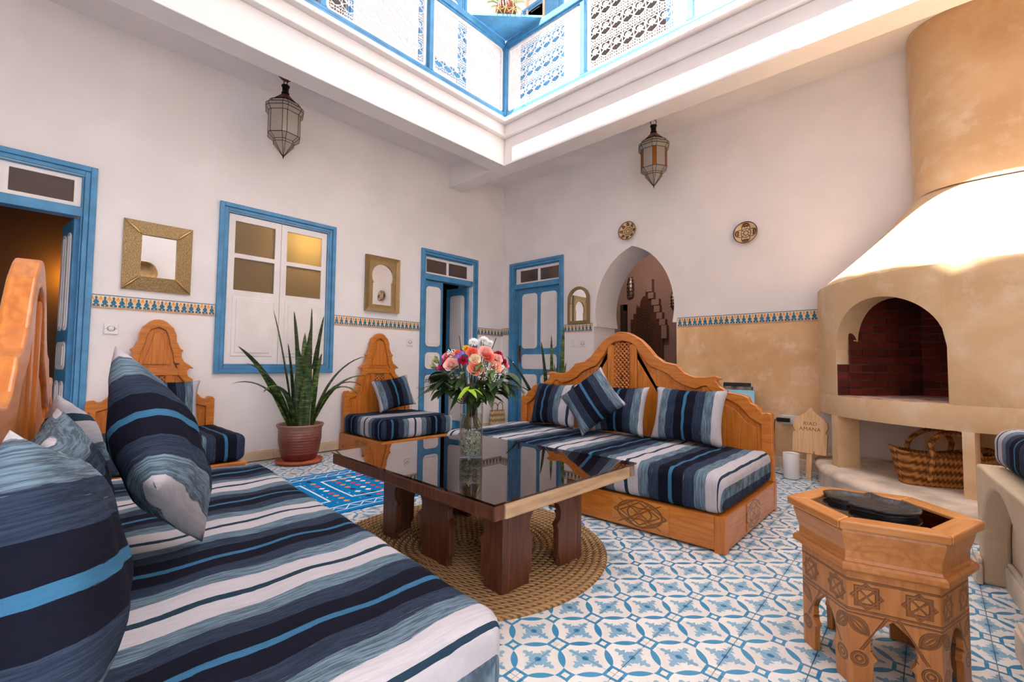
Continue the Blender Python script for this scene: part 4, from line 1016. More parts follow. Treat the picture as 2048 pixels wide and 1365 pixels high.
# ---------------------------------------------------------------- bouquet
BC = Vector((VX, VY, .80)); NECK = Vector((VX, VY, VZ+.25))
def fl_pos(cx, cy, k=1.0):
    """crop pixel of the bouquet -> point on a dome round the vase axis"""
    x, y = 840+cx/5.25, 660+cy/5.25; d0 = (BC-CAM).dot(FWD); p = at_depth(x, y, d0); q = p-BC
    rho = (q.dot(RGT)**2+.9*q.dot(UPV)**2); return at_depth(x, y, d0-.8*k*math.sqrt(max(0, .034-rho))+(1-k)*.03)
def petal_patch(mb, R3, c, ang, tilt, ln, wd, cup, mi=0):
    def f(u, v):
        a = (u-.5)*2; w = wd*(math.sin(PI*min(1, .18+v*.68))**.7)*(1.0)
        x = a*w; y = ln*v; z = cup*(a*a)*w+.0; curl = -.25*ln*max(0, v-.75)**1.2*2
        p = Vector((x, y*math.cos(tilt)-curl*.0, y*math.sin(tilt)+z+curl))
        p = Matrix.Rotation(ang, 3, 'Z') @ p
        return c+R3 @ p
    mb.grid(f, 4, 4, mi)
def basis(n):
    n = n.normalized(); t = Vector((0, 0, 1)) if abs(n.z) < .9 else Vector((1, 0, 0)); x = t.cross(n).normalized(); return Matrix((x, n.cross(x), n)).transposed()
def stem(root, p0, n):
    a = Vector((NECK.x+random.uniform(-.02, .02), NECK.y+random.uniform(-.02, .02), VZ+.25)); b = Vector((VX+random.uniform(-.036, .036), VY+random.uniform(-.036, .036), VZ+.125+random.random()*.03))
    pts = catmull([Vector((0, 0, 0)), (a-p0)*.55+Vector((0, 0, -.02)), a-p0, b-p0], 5)
    MB().tube(pts, .0026, 5).build('stem', STEM, root)
fid = 0
def flower(kind, cx, cy, rpx, mat, label, k=1.0):
    p = fl_pos(cx, cy, k); d = (p-CAM).dot(FWD); r = rpx/5.25*d/F_PX
    n = (p-Vector((VX, VY, .72))).normalized()*.8+(CAM-p).normalized()*.55; B = basis(n); c = Vector((0, 0, 0))
    root = thing(kind, label, 'flower', p, 0, 'flowers in the vase'); mb = MB()
    if kind == 'rose':
        for ring, (m, rk, hk, fl, sp) in enumerate(((2, .14, .46, .0, 1.9), (3, .30, .44, .10, 1.35), (4, .48, .36, .22, 1.1), (5, .68, .22, .34, .9), (5, .86, .02, .42, .85))):
            for i in range(m):
                a0 = 2*PI*(i+.37*ring+random.random()*.25)/m; dz = random.uniform(-.05, .05)
                def pf(u, v, a0=a0, rk=rk, hk=hk, fl=fl, sp=sp, dz=dz, ring=ring):
                    q = (u-.5)*2; an = a0+q*sp*(.55+.45*math.sin(PI*min(1, .25+.6*v)))
                    rad = r*(.10+(rk-.10)*math.sin(PI*.5*min(1, v*1.25))+fl*max(0, v-.55)**1.5*1.3)*(1+.04*ring*(1-abs(q)))
                    z_ = r*(-.55+(hk+.55+dz)*v-.25*fl*max(0, v-.8)*4*.5-.10*q*q*v)
                    return B @ Vector((rad*math.cos(an), rad*math.sin(an), z_))
                mb.grid(pf, 5, 6)
    elif kind in ('carnation', 'marigold'):
        for ring in range(5):
            m = 9-ring
            for i in range(m): petal_patch(mb, B, c+B @ Vector((0, 0, -.35*r)), 2*PI*(i+random.random())/m, .15+.3*ring+random.uniform(-.15, .15), r*(1.0-.1*ring), r*.3, 1.4*random.uniform(-1, 1))
    elif kind == 'chrysanthemum':
        for ring in range(4):
            m = 16-2*ring
            for i in range(m): petal_patch(mb, B, c, 2*PI*(i+random.random()*.5)/m, .1+.36*ring, r*(1.0-.08*ring), r*.12, 1.0)
    elif kind == 'aster':
        for i in range(14): petal_patch(mb, B, c, 2*PI*i/14, .2, r, r*.16, .6)
    else:
        for i in range(6): petal_patch(mb, B, c+B @ Vector((0, 0, -.7*r)), 2*PI*i/6, 1.12+.1*(i % 2), r*1.7, r*.55, .9)
    b = mb.build('bloom', mat, root)
    if kind == 'aster': MB().ball((0, 0, 0), r*.25, 6, 4).build('centre', YELL, root)
    if kind in ('rose_bud', 'rose'):
        gm = MB()
        for i in range(5): petal_patch(gm, B, B @ Vector((0, 0, -.75*r)), 2*PI*i/5, .9, r*.8, r*.16, .5)
        gm.build('sepals', LEAFM, root)
    stem(root, p, n)
for a in [('rose', 585, 395, 84, PEACH, 'large peach rose at the front of the bouquet'), ('rose', 800, 388, 66, PEACH, 'peach rose beside the white sprays in the bouquet'),
          ('rose', 690, 228, 72, PALEPK, 'pale peach rose under the white chrysanthemums'), ('rose', 545, 230, 62, CORAL, 'coral rose beside the yellow flower'), ('rose', 722, 282, 58, CORAL, 'orange coral rose in the middle of the bouquet'),
          ('rose', 318, 358, 74, PALEPK, 'pale pink rose above the magenta bud'), ('rose', 580, 302, 56, CREAM, 'cream rose above the large peach rose'), ('rose', 815, 300, 56, PALEPK, 'pale pink rose beside the crimson flowers'),
          ('rose', 275, 275, 46, ROSEP, 'rose-pink rose behind the pale pink one'), ('rose', 388, 248, 46, CORAL, 'small coral rose behind the purple asters'), ('rose', 910, 372, 32, ROSEP, 'small rose-pink rose at the rim of the bouquet'),
          ('carnation', 450, 315, 58, CRIM, 'crimson carnation in the middle of the bouquet'), ('carnation', 832, 258, 60, CRIM, 'crimson carnation at the edge of the bouquet'), ('carnation', 882, 328, 40, CRIM, 'small crimson carnation above the pink rim rose'),
          ('marigold', 485, 188, 46, YELL, 'yellow flower at the top of the bouquet'), ('chrysanthemum', 562, 132, 58, WHITEF, 'white chrysanthemum beside the yellow flower'), ('chrysanthemum', 672, 118, 62, WHITEF, 'tallest white chrysanthemum of the bouquet'),
          ('chrysanthemum', 735, 148, 50, WHITEF, 'white chrysanthemum nearest the crimson flowers'), ('rose_bud', 220, 412, 44, MAG, 'magenta rosebud at the side of the bouquet'), ('rose_bud', 178, 330, 50, BUDG, 'pale green bud above the magenta rosebud'),
          ('rose_bud', 150, 392, 44, BUDG, 'outermost pale green bud of the bouquet'), ('aster', 402, 275, 38, PURP, 'purple aster beside the crimson carnation'), ('aster', 448, 243, 32, PURP, 'purple aster under the yellow flower'), ('aster', 350, 422, 28, PURP, 'purple aster beneath the pale pink rose'),
          ('carnation', 870, 390, 28, WHITEF, 'small white carnation at the side of the bouquet'), ('carnation', 250, 318, 34, MAG, 'magenta carnation behind the pale pink rose')]: flower(*a)
# sprays of tiny white flowers
gp = MB(); sp = MB()
root = thing('gypsophila_spray', 'spray of tiny white gypsophila flowers in the bouquet', 'flower', (VX, VY, VZ+.2), 0, 'flowers in the vase')
for i in range(130):
    cx, cy = random.gauss(770, 70), random.gauss(450, 70)
    if i > 105: cx, cy = random.gauss(320, 35), random.gauss(240, 20)
    p = fl_pos(cx, cy, 1.05)-Vector((VX, VY, VZ+.2)); gp.ball(p, .0032, 5, 3)
    if i % 3 == 0: sp.tube([p, p*.6+Vector((0, 0, .02)), (0, 0, .02)], .0007, 3, caps=False)
g = gp.build('blossoms', WHITEF, root); g['kind'] = 'stuff'; sp.build('stem', STEM, root)
def leaf_mesh(mb, p, d, ln, wd, droop=.3, up=Vector((0, 0, 1)), mi=0, fold=.15):
    d = d.normalized(); s = d.cross(up); s = s.normalized() if s.length > 1e-4 else Vector((1, 0, 0)); nn = s.cross(d)
    def f(u, v):
        a = (u-.5)*2; w = wd*.5*math.sin(PI*(v**.75))**.9 if 0 < v < 1 else 0
        return p+d*(ln*v)-Vector((0, 0, 1))*(droop*ln*v*v)+s*(a*w)+nn*(fold*abs(a)*w)
    mb.grid(f, 4, 7, mi)
def sprig(kind, label, cx, cy, n, ln, wd, spread, mat, k=.9, seed=0):
    rn = random.Random(seed); p = fl_pos(cx, cy, k); root = thing(kind, label, 'leaves', p, 0, 'greenery in the vase'); out = Vector((p.x-VX, p.y-VY, 0)); out = out.normalized() if out.length > .01 else Vector((0, -1, 0))
    for i in range(n):
        a = rn.uniform(-spread, spread); d = Matrix.Rotation(a, 3, 'Z') @ out; d.z = rn.uniform(-.3, .25)
        mb = MB(); leaf_mesh(mb, Vector((rn.uniform(-.02, .02), rn.uniform(-.02, .02), rn.uniform(-.02, .02))), d, ln*rn.uniform(.75, 1.15), wd*rn.uniform(.8, 1.2), rn.uniform(.2, .7)); mb.build('leaf', mat, root)
    stem(root, p, out)
k = 0
for cx, cy in ((330, 520), (400, 600), (300, 590), (470, 640), (560, 520), (640, 600), (720, 560), (800, 540), (690, 650), (610, 690), (850, 600), (760, 640), (440, 480), (880, 480), (250, 480), (560, 620)):
    sprig('leafy_sprig', 'dark green leafy sprig at the collar of the bouquet', cx, cy, 5, .095, .045, 1.3, LEAFD, .75, k); k += 1
for cx, cy in ((410, 400), (520, 480), (740, 420), (670, 330)): sprig('light_sprig', 'mid green leafy sprig between the roses', cx, cy, 3, .06, .026, 1.5, LEAFM, .9, k); k += 1
sprig('ivy_sprig', 'bright lime green lobed leaf at the front of the bouquet', 545, 590, 5, .062, .034, 1.2, LEAFB, 1.25, 77)
sprig('large_leaf_sprig', 'large drooping dark leaf below the magenta rosebud', 250, 640, 2, .12, .07, .3, LEAFD, .9, 5)
def frond(label, pts, seed, ln, mat):
    P_ = [fl_pos(a, b, .8) for a, b in pts]; root = thing('fern_frond', label, 'leaves', P_[0], 0, 'greenery in the vase'); c = catmull([p-P_[0] for p in P_], 6)
    MB().tube(c, .0016, 5).build('rachis', STEM, root); rn = random.Random(seed)
    for i in range(2, len(c)-1):
        t = (c[i+1]-c[i]).normalized()
        for s in (-1, 1):
            d = (t+s*.9*t.cross(Vector((RGT.cross(UPV)))).normalized()); mb = MB(); leaf_mesh(mb, c[i], d, ln*(1.1-.6*i/len(c))*rn.uniform(.8, 1.1), ln*.3, .2, UPV); mb.build('leaflet', mat, root)
frond('long fern frond reaching out toward the low chair', [(330, 500), (220, 540), (120, 580), (0, 625)], 3, .050, LEAFD)
frond('fern frond below the pale green buds', [(320, 470), (210, 480), (130, 505), (55, 525)], 4, .045, LEAFD)
frond('long fern frond reaching out toward the daybed', [(800, 560), (900, 565), (1000, 590), (1100, 665)], 6, .030, LEAFM)
for i, (a, b, lb) in enumerate((((412, 68), (436, 240), 'dark reed stick beside the yellow flower'), ((648, 75), (634, 250), 'dark reed stick in front of the white chrysanthemums'), ((800, 88), (742, 240), 'leaning dark reed stick behind the white chrysanthemums'))):
    p, q = fl_pos(*a, .9), fl_pos(*b, .9); tag(MB().tube([(0, 0, 0), q-p, NECK-p-Vector((0, 0, .10))], .0022, 5).build('reed_stick', IRON, None, p), lb, 'stick', 'reed sticks in the bouquet')
# ================================================================ carved hexagonal side table and tray
hx = thing('hexagonal_table', 'carved honey pine hexagonal side table with dark glass inset', 'table', (1.785, .135, 0), math.radians(43))
def hexring(r0, r1, z0, z1):
    mb = MB(); o = [(r0*math.cos(PI/3*i), r0*math.sin(PI/3*i)) for i in range(6)]; q = [(r1*math.cos(PI/3*i), r1*math.sin(PI/3*i)) for i in range(6)]
    for i in range(6): j = (i+1) % 6; mb.prism([o[i], o[j], q[j], q[i]], z0, z1, 'xy')
    return mb
for i in range(6):
    r0, r1 = .236, .172; j = i+1; P6 = lambda r, t: (r*math.cos(PI/3*t), r*math.sin(PI/3*t))
    e = .0006
    a = PI/3*(i+.5); ob = MB().prism([(-r0/2+e, r0*.866), (r0/2-e, r0*.866), (r1/2-e, r1*.866), (-r1/2+e, r1*.866)], .428, .452, 'xy').build('rim_board', TABLEPINE, hx, None, (0, 0, a-PI/2), bevel=.005, seg=3, fix=True)
MB().lathe([(.001, .428), (.1725, .428), (.1725, .440), (.001, .440)], 6, smooth=False).build('inset_board', REDWOOD, hx); MB().lathe([(.001, .4415), (.171, .4415), (.171, .4465), (.001, .4465)], 6, smooth=False).build('inset_glass', TGLASS, hx)
MB().lathe([(.215, .428), (.218, .418), (.212, .395), (.203, .365), (.203, .345), (.208, .336), (.170, .336)], 6, smooth=False).build('frieze', TABLEPINE, hx)
MB().lathe([(.16, .337), (.215, .337), (.221, .330), (.221, .318), (.212, .311), (.17, .311)], 6, smooth=False).build('moulding', TABLEPINE, hx)
rp = .197; wp = rp/2
half = [(.046, 0), (.046, .035), (.043, .072), (.034, .080), (.044, .094), (.049, .115), (.046, .138), (.036, .158), (.018, .176), (0, .192)]
pp = [(wp, 0), (wp, .312), (-wp, .312), (-wp, 0)]+[(-a, b) for a, b in half]+half[-2::-1]
pm = MB().prism(pp, -.009, .009, 'xz')
for i in range(6):
    a = PI/3*(i+.5); ap_ = rp*.866-.009
    pm.build('carved_panel', CARVED, hx, (ap_*math.cos(a), ap_*math.sin(a), 0), (0, 0, a+PI/2), bevel=.002, fix=True)
tp = [(160,690),(250,686),(350,700),(430,712),(455,706),(485,706),(512,718),(560,735),(700,768),(790,798),(830,822),(828,840),(790,853),(700,850),(600,840),(480,815),(400,797),(330,775),(345,762),(290,752),(240,741),(200,728),(178,708)]
tp = [on_z(1600+a/3.413, 780+b/3.413, .462) for a, b in tp]; cen = sum(tp, Vector())/len(tp)
loc = [((p-cen).x, (p-cen).y) for p in tp]
sm = [tuple(p)[:2] for p in catmull([Vector((a, b, 0)) for a, b in loc], 4, True)]; n_ = len(sm)
mb = MB(); rings = [(.90, 0), (1.0, .010), (1.005, .017), (.94, .016), (.90, .010), (.5, .009), (.02, .009)]
mb.add([(0, 0, 0)]+[(x*k, y*k, z) for k, z in rings for x, y in sm], [(1+i, 1+(i+1) % n_, 0) for i in range(n_)]+[(1+r*n_+i, 1+r*n_+(i+1) % n_, 1+(r+1)*n_+(i+1) % n_, 1+(r+1)*n_+i) for r in range(len(rings)-1) for i in range(n_)], 0, True)
tag(mb.build('carved_tray', BLACKW, None, (cen.x, cen.y, .4470)), 'black carved leaf-shaped tray on the hexagonal table', 'tray')
# ================================================================ snake plants
def blade(mb, base, d, ln, w, bend, twist=0.0, n=14):
    d = Vector(d).normalized(); side = d.cross(Vector((0, 0, 1))); side = side.normalized() if side.length > 1e-3 else Vector((1, 0, 0))
    side = Matrix.Rotation(twist, 3, Vector((0, 0, 1))) @ side; p = Vector(base); cur = Vector((0, 0, 1))*.999+d*.02; pts = []
    out = Vector((d.x, d.y, 0)); out = out.normalized() if out.length > 1e-4 else Vector((1, 0, 0))
    ang0 = math.atan2(math.hypot(d.x, d.y), d.z)
    for i in range(n+1):
        t = i/n; pts.append(p.copy()); a = ang0+bend*t*t; p = p+(out*math.sin(a)+Vector((0, 0, 1))*math.cos(a))*(ln/n)
    nr = [out*math.cos(ang0+bend*(i/n)**2)-Vector((0, 0, 1))*math.sin(ang0+bend*(i/n)**2) for i in range(n+1)]
    def f(u, v):
        i = round(v*n); t = v; ww = w*.60*(.55+.45*math.sin(PI*min(1, t*1.2+.1)))*(1 if t < .78 else max(0.02, 1-((t-.78)/.22)**2.0)); a = (u-.5)*2
        return pts[i]+side*(a*ww)+nr[i]*(-.25*ww*(1-a*a)+.003)
    def g(u, v): q = f(u, v); i = round(v*n); return q+nr[i]*.004
    mb.grid(f, 4, n); mb.grid(g, 4, n)
pl = thing('potted_snake_plant', 'tall snake plant in a ribbed terracotta pot under the shuttered window', 'potted plant', (1.68, 4.06, .031))
pr = [(.001, 0), (.125, 0), (.14, .012), (.152, .05)]
for i in range(24): pr.append((.152+.018*math.sin(min(1, i/20)*PI*.5)+.0035*math.sin(i*PI), .05+i*.0075))
rr_ = []
for i in range(36):
    z = .05+i*.0058; rr_.append((.150+.020*min(1, i/22)+.0045*abs(math.sin(i*PI/4)), z))
pr = [(.001, 0), (.120, 0), (.138, .015)]+rr_+[(.172, .262), (.186, .285), (.192, .298), (.186, .306), (.172, .300), (.160, .27), (.001, .27)]
MB().lathe(pr, 48).build('pot', TERRA, pl); MB().lathe([(.001, .272), (.162, .272)], 24).build('soil', SOIL, pl)
LV = [((.0, .0), (-.05, 0, 1), 1.02, .075, .10), ((.05, .01), (.03, .01, 1), 1.06, .066, -.04), ((.04, -.04), (.08, 0, 1), 1.0, .062, .12), ((-.04, .03), (-.16, .0, 1), 1.04, .066, .12), ((.06, -.03), (.05, 0, 1), .82, .085, .1), ((0, -.05), (0, -.05, 1), .78, .09, .05), ((-.05, -.02), (-.08, 0, 1), .74, .085, .1),
      ((-.06, .02), (-.46, -.1, 1), .86, .066, .55), ((-.07, -.02), (-.34, -.1, 1), .76, .058, 1.1), ((-.06, -.05), (-.22, -.15, 1), .66, .062, 2.2), ((-.07, .0), (-.40, .0, 1), .70, .058, 1.7), ((.08, 0), (.30, -.08, 1), .84, .066, 1.15), ((.09, .02), (.42, -.1, 1), .74, .062, 1.5), ((.08, -.04), (.20, -.12, 1), .70, .062, 2.4), ((.07, -.05), (.16, -.2, 1), .66, .06, 2.5), ((.03, .06), (.05, .1, 1), .86, .07, .1), ((.04, -.06), (.06, -.06, 1), .66, .08, .2), ((-.01, -.07), (.0, -.1, 1), .58, .08, .3), ((-.03, -.06), (-.05, -.05, 1), .70, .08, .1), ((.02, -.03), (.02, 0, 1), .88, .08, .02)]
for i, (b, d, ln, w, bd) in enumerate(LV):
    mb = MB(); blade(mb, (b[0], b[1], .265), d, ln, w, bd, random.uniform(-.5, .5)); mb.build('leaf', SNAKE, pl)
MB().tube([(.05, -.06, .27), (.062, -.065, .78)], .006, 6).build('support_cane', PALEPINE, pl)
MB().tube([(.085*math.cos(a)+.01, .095*math.sin(a)-.01, .52+.01*math.sin(a)) for a in [2*PI*i/24 for i in range(24)]], .002, 4, True).tube([(.075*math.cos(a)+.012, .085*math.sin(a)-.01, .49-.015*math.sin(a)) for a in [2*PI*i/24 for i in range(24)]], .002, 4, True).build('tie_string', STRAW, pl)
tag(MB().lathe([(.001, .0), (.16, 0), (.182, .010), (.192, .026), (.188, .034), (.178, .030), (.165, .016), (.14, .0295), (.001, .0295)], 48).build('pot_saucer', SAUCER, None, (1.68, 4.06, .0)), 'orange clay saucer under the terracotta pot', 'saucer')
p2 = thing('potted_snake_plant', 'snake plant standing behind the daybed in front of the blue panelled door', 'potted plant', (3.72, 2.86, .0))
MB().lathe([(.001, 0), (.13, 0), (.17, .28), (.18, .30), (.165, .30), (.15, .26), (.001, .26)], 32).build('pot', TERRA, p2)
for i, (b, d, ln, w, bd) in enumerate([((.0, .02), (.03, .03, 1), .86, .055, .1), ((.02, -.04), (.02, -.06, 1), .93, .06, -.03), ((.0, .05), (-.02, .08, 1), .80, .045, .1), ((.03, -.01), (0, 0, 1), .68, .06, .1), ((0, -.06), (.0, -.1, 1), .60, .05, .15), ((-.02, .08), (-.10, .50, 1), .80, .05, .45), ((.0, -.09), (.05, -.20, 1), .78, .035, 2.1), ((-.03, .07), (-.12, .30, 1), .55, .04, 1.6), ((.04, .0), (.1, .1, 1), .6, .05, .2)]):
    mb = MB(); blade(mb, (b[0], b[1], .255), d, ln*1.08, w*1.4, bd, PI/4+random.uniform(-.4, .4)); mb.build('leaf', SNAKE, p2)
# upstairs pot on the corner shelf
sp_ = thing('spider_plant', 'spider plant in a brown pot on the blue corner shelf', 'potted plant', (3.30, 3.19, 4.468))
MB().lathe([(.001, 0), (.07, 0), (.105, .06), (.11, .12), (.095, .155), (.085, .155), (.08, .14), (.001, .14)], 28).build('pot', COPPER, sp_)
for i in range(34):
    a = random.random()*2*PI; mb = MB(); blade(mb, (.03*math.cos(a), .03*math.sin(a), .14), (math.cos(a)*.9, math.sin(a)*.9, 1), random.uniform(.20, .32), .014, random.uniform(1.0, 2.2), 0, 8); mb.build('leaf', SPIDER, sp_)
for a in (3.5, 3.9, 4.3):
    mb = MB().tube(catmull([(.04*math.cos(a), .04*math.sin(a), .15), (.16*math.cos(a), .16*math.sin(a), .12), (.2*math.cos(a), .2*math.sin(a), -.02)], 5), .002, 4); mb.build('runner', SPIDER, sp_)
    for q in range(6):
        b = q*1.05; mb = MB(); leaf_mesh(mb, Vector((.2*math.cos(a), .2*math.sin(a), -.02)), Vector((math.cos(b), math.sin(b), .1)), .07, .010, .5); mb.build('leaf', SPIDER, sp_)
fr = thing('framed_notice', 'wood-framed paper notice on the upper gallery wall', 'picture frame', (X-.004, 3.83, 5.70), -PI/2)
MB().box(-.13, .13, -.006, .002, -.17, .17).build('paper', WHITEP, fr)
for a in ((-.16, -.13, -.20, .20), (.13, .16, -.20, .20), (-.13, .13, .17, .20), (-.13, .13, -.20, -.17)): MB().box(a[0], a[1], -.02, .002, a[2], a[3]).build('frame_bar', PALEPINE, fr, bevel=.003)
for i in range(2): MB().box(-.08, .08, -.0075, -.0055, .01-.03*i, .018-.03*i).build('text_line', GREYD, fr)
# ================================================================ things on the walls
def ring_bars(mb, W, H, w, d0, d1):
    """four mitred frame boards in the xz plane"""
    o = [(-W, -H), (W, -H), (W, H), (-W, H)]; i = [(-W+w, -H+w), (W-w, -H+w), (W-w, H-w), (-W+w, H-w)]
    return [[o[k], o[(k+1) % 4], i[(k+1) % 4], i[k]] for k in range(4)]
m1 = thing('square_mirror', 'square mirror in a wide hammered brass frame above the low chair', 'mirror', (.692, D-.004, 1.667))
W_, H_ = .214, .265
for p in ring_bars(None, W_, H_, .105, 0, 0):
    v = [(a, 0 if k < 2 else -.034, b) for k, (a, b) in enumerate(p)]; v2 = [(a, -.002 if k < 2 else -.030, b) for k, (a, b) in enumerate(p)]
    (x0, z0), (x1, z1), (x2, z2), (x3, z3) = p
    MB().add([(x0, -.012, z0), (x1, -.012, z1), (x2, -.040, z2), (x3, -.040, z3), (x0, 0, z0), (x1, 0, z1), (x2, 0, z2), (x3, 0, z3)], [(0,1,2,3), (7,6,5,4), (0,4,5,1), (2,6,7,3), (0,3,7,4), (1,5,6,2)]).build('frame_board', BRASS, m1, fix=True)
for sx in (-1, 1):
    for sz in (-1, 1):
        a, b = Vector((sx*W_, -.013, sz*H_)), Vector((sx*(W_-.105), -.042, sz*(H_-.105))); MB().tube([lerp(a, b, t) for t in (0, .15, .5, .85, 1)], [.002, .007, .010, .007, .002], 8).build('corner_rib', BRASSP, m1)
MB().box(-W_+.10, W_-.10, -.022, -.016, -H_+.10, H_-.10).build('mirror_glass', MIRROR, m1)
def keyhole(w, h, zs, k=20, bulge=1.12):
    """half-round topped opening with horseshoe shoulders; centred on x, foot at 0"""
    r = w*bulge; c = h-r; a0 = math.asin(min(.98, (c-zs)/r)) if c > zs else 0
    pts = [(-w, 0), (-w, zs)]
    pts += [(-r*math.cos(t), c+r*math.sin(t)) for t in [lerp(-a0, PI+a0, i/k) for i in range(k+1)]]
    return pts+[(w, zs), (w, 0)]
m2 = thing('keyhole_mirror', 'brass framed mirror with a keyhole shaped glass', 'mirror', (2.645, D-.004, 1.422))
W_, H_ = .207, .60
inn = [(a, b+.075) for a, b in keyhole(.118, .445, .235)]
pts = [(-W_+.03, .03), (W_-.03, .03), (W_-.03, H_-.03), (-W_+.03, H_-.03)]
# flat inner board with keyhole opening: ring between a rectangle and the opening, stitched through a hidden seam at the foot
poly = [(0, .03), (W_-.03, .03), (W_-.03, H_-.03), (-W_+.03, H_-.03), (-W_+.03, .03), (0, .03), (0, .075)]+[p for p in inn]+[(0, .075)]
poly = [(0.0004, .03), (W_-.03, .03), (W_-.03, H_-.03), (-W_+.03, H_-.03), (-W_+.03, .03), (-.0004, .03), (-.0004, .075)]+inn+[(.0004, .075)]
MB().prism(poly, -.018, -.006, 'xz').build('keyhole_board', BRASS, m2)
for p in ring_bars(None, W_, H_/2, .045, 0, 0):
    (x0, z0), (x1, z1), (x2, z2), (x3, z3) = [(a, b+H_/2) for a, b in p]
    MB().add([(x0, -.034, z0), (x1, -.034, z1), (x2, -.022, z2), (x3, -.022, z3), (x0, 0, z0), (x1, 0, z1), (x2, 0, z2), (x3, 0, z3)], [(0,1,2,3), (7,6,5,4), (0,4,5,1), (2,6,7,3), (0,3,7,4), (1,5,6,2)]).build('frame_board', BRASS, m2, fix=True)
MB().box(-W_+.04, W_-.04, -.006, -.001, .04, H_-.04).build('mirror_glass', MIRROR, m2)
m3_ = thing('arched_mirror', 'small arched mirror in a worn brass frame beside the blue panelled door', 'mirror', (X-.004, 3.113, 1.362), -PI/2)
oo, ii = keyhole(.154, .448, .27, 20, 1.0), keyhole(.120, .415, .24, 20, .98); ii = [(a, b+.035 if k in (0, len(ii)-1) else b) for k, (a, b) in enumerate(ii)]
MB().prism([(.0004, 0), (.154, 0)]+oo[::-1][1:-1]+[(-.154, 0), (-.0004, 0), (-.0004, .035)]+ii+[(.0004, .035)], -.026, -.002, 'xz').build('frame', BRASS, m3_, bevel=.005)
MB().prism(keyhole(.128, .425, .24, 20, .98), -.012, -.004, 'xz').build('mirror_glass', MIRROR, m3_, fix=True)
def plate(label, y, z, mat, tilt, group='wall plates'):
    prof = [(.001, .006), (.05, .006), (.075, .012), (.098, .026), (.105, .030), (.103, .024), (.08, .006), (.045, 0), (.001, 0)]
    mb = MB().lathe(prof, 48); mb.xform(Matrix.Rotation(PI/2, 4, 'X'))
    o = mb.build('ceramic_plate', mat, None, (X-.012, y, z), (tilt, 0, -PI/2)); return tag(o, label, 'plate', group)
plate('brown glazed plate with a flower pattern above the arch', 2.456, 2.362, PLATE1, math.radians(-6)); plate('dark blue rimmed plate with a star pattern nearer the chimney', 1.246, 2.11, PLATE2, math.radians(-6))
# brass tray opposite, seen in the square mirror
tag(MB().lathe([(.001, .004), (.16, .004), (.185, .03), (.20, .032), (.19, .0), (.001, 0)], 48).xform(Matrix.Rotation(-PI/2, 4, 'X')).build('brass_tray', BRASSP, None, (1.40, YF+.034, 2.42)), 'round brass tray on the wall opposite the square mirror', 'tray')
def switch(label, loc, rz, kind=0):
    t = thing('light_switch', label, 'switch', loc, rz, 'wall switches')
    MB().box(-.041, .041, -.010, .001, -.041, .041).build('cover', PLASTIC, t, bevel=.006, seg=3)
    if kind == 0:
        e = MB().lathe([(.001, -.0135), (.017, -.0135), (.019, -.010)], 24, sx=1.15).xform(Matrix.Rotation(-PI/2, 4, 'X')); 
        MB().tube([(.021*math.cos(a), -.0105, .018*math.sin(a)) for a in [2*PI*i/28 for i in range(28)]], .0016, 5, True).build('knob_ring', IRON, t)
        MB().lathe([(.019, 0), (.018, .004), (.001, .0045)], 24).xform(Matrix.Rotation(PI/2, 4, 'X')).build('knob', PLASTIC, t, (0, -.010, 0))
        MB().ball((-.029, -.0105, 0), .0022, 6, 4).ball((.029, -.0105, 0), .0022, 6, 4).build('screw', IRON, t)
    else:
        MB().box(-.022, .022, -.014, -.009, -.030, .018).build('rocker', PLASTIC, t, bevel=.002)
    return t
switch('white round-knob switch beside the dark doorway', (.438, D-.001, 1.101), 0); switch('white round-knob switch beside the ajar blue door', (3.02, D-.001, 1.108), 0)
switch('white rocker switch under the arched mirror', (X-.001, 3.185, 1.125), -PI/2, 1); switch('white round-knob switch under the arched mirror', (X-.001, 3.06, 1.122), -PI/2)
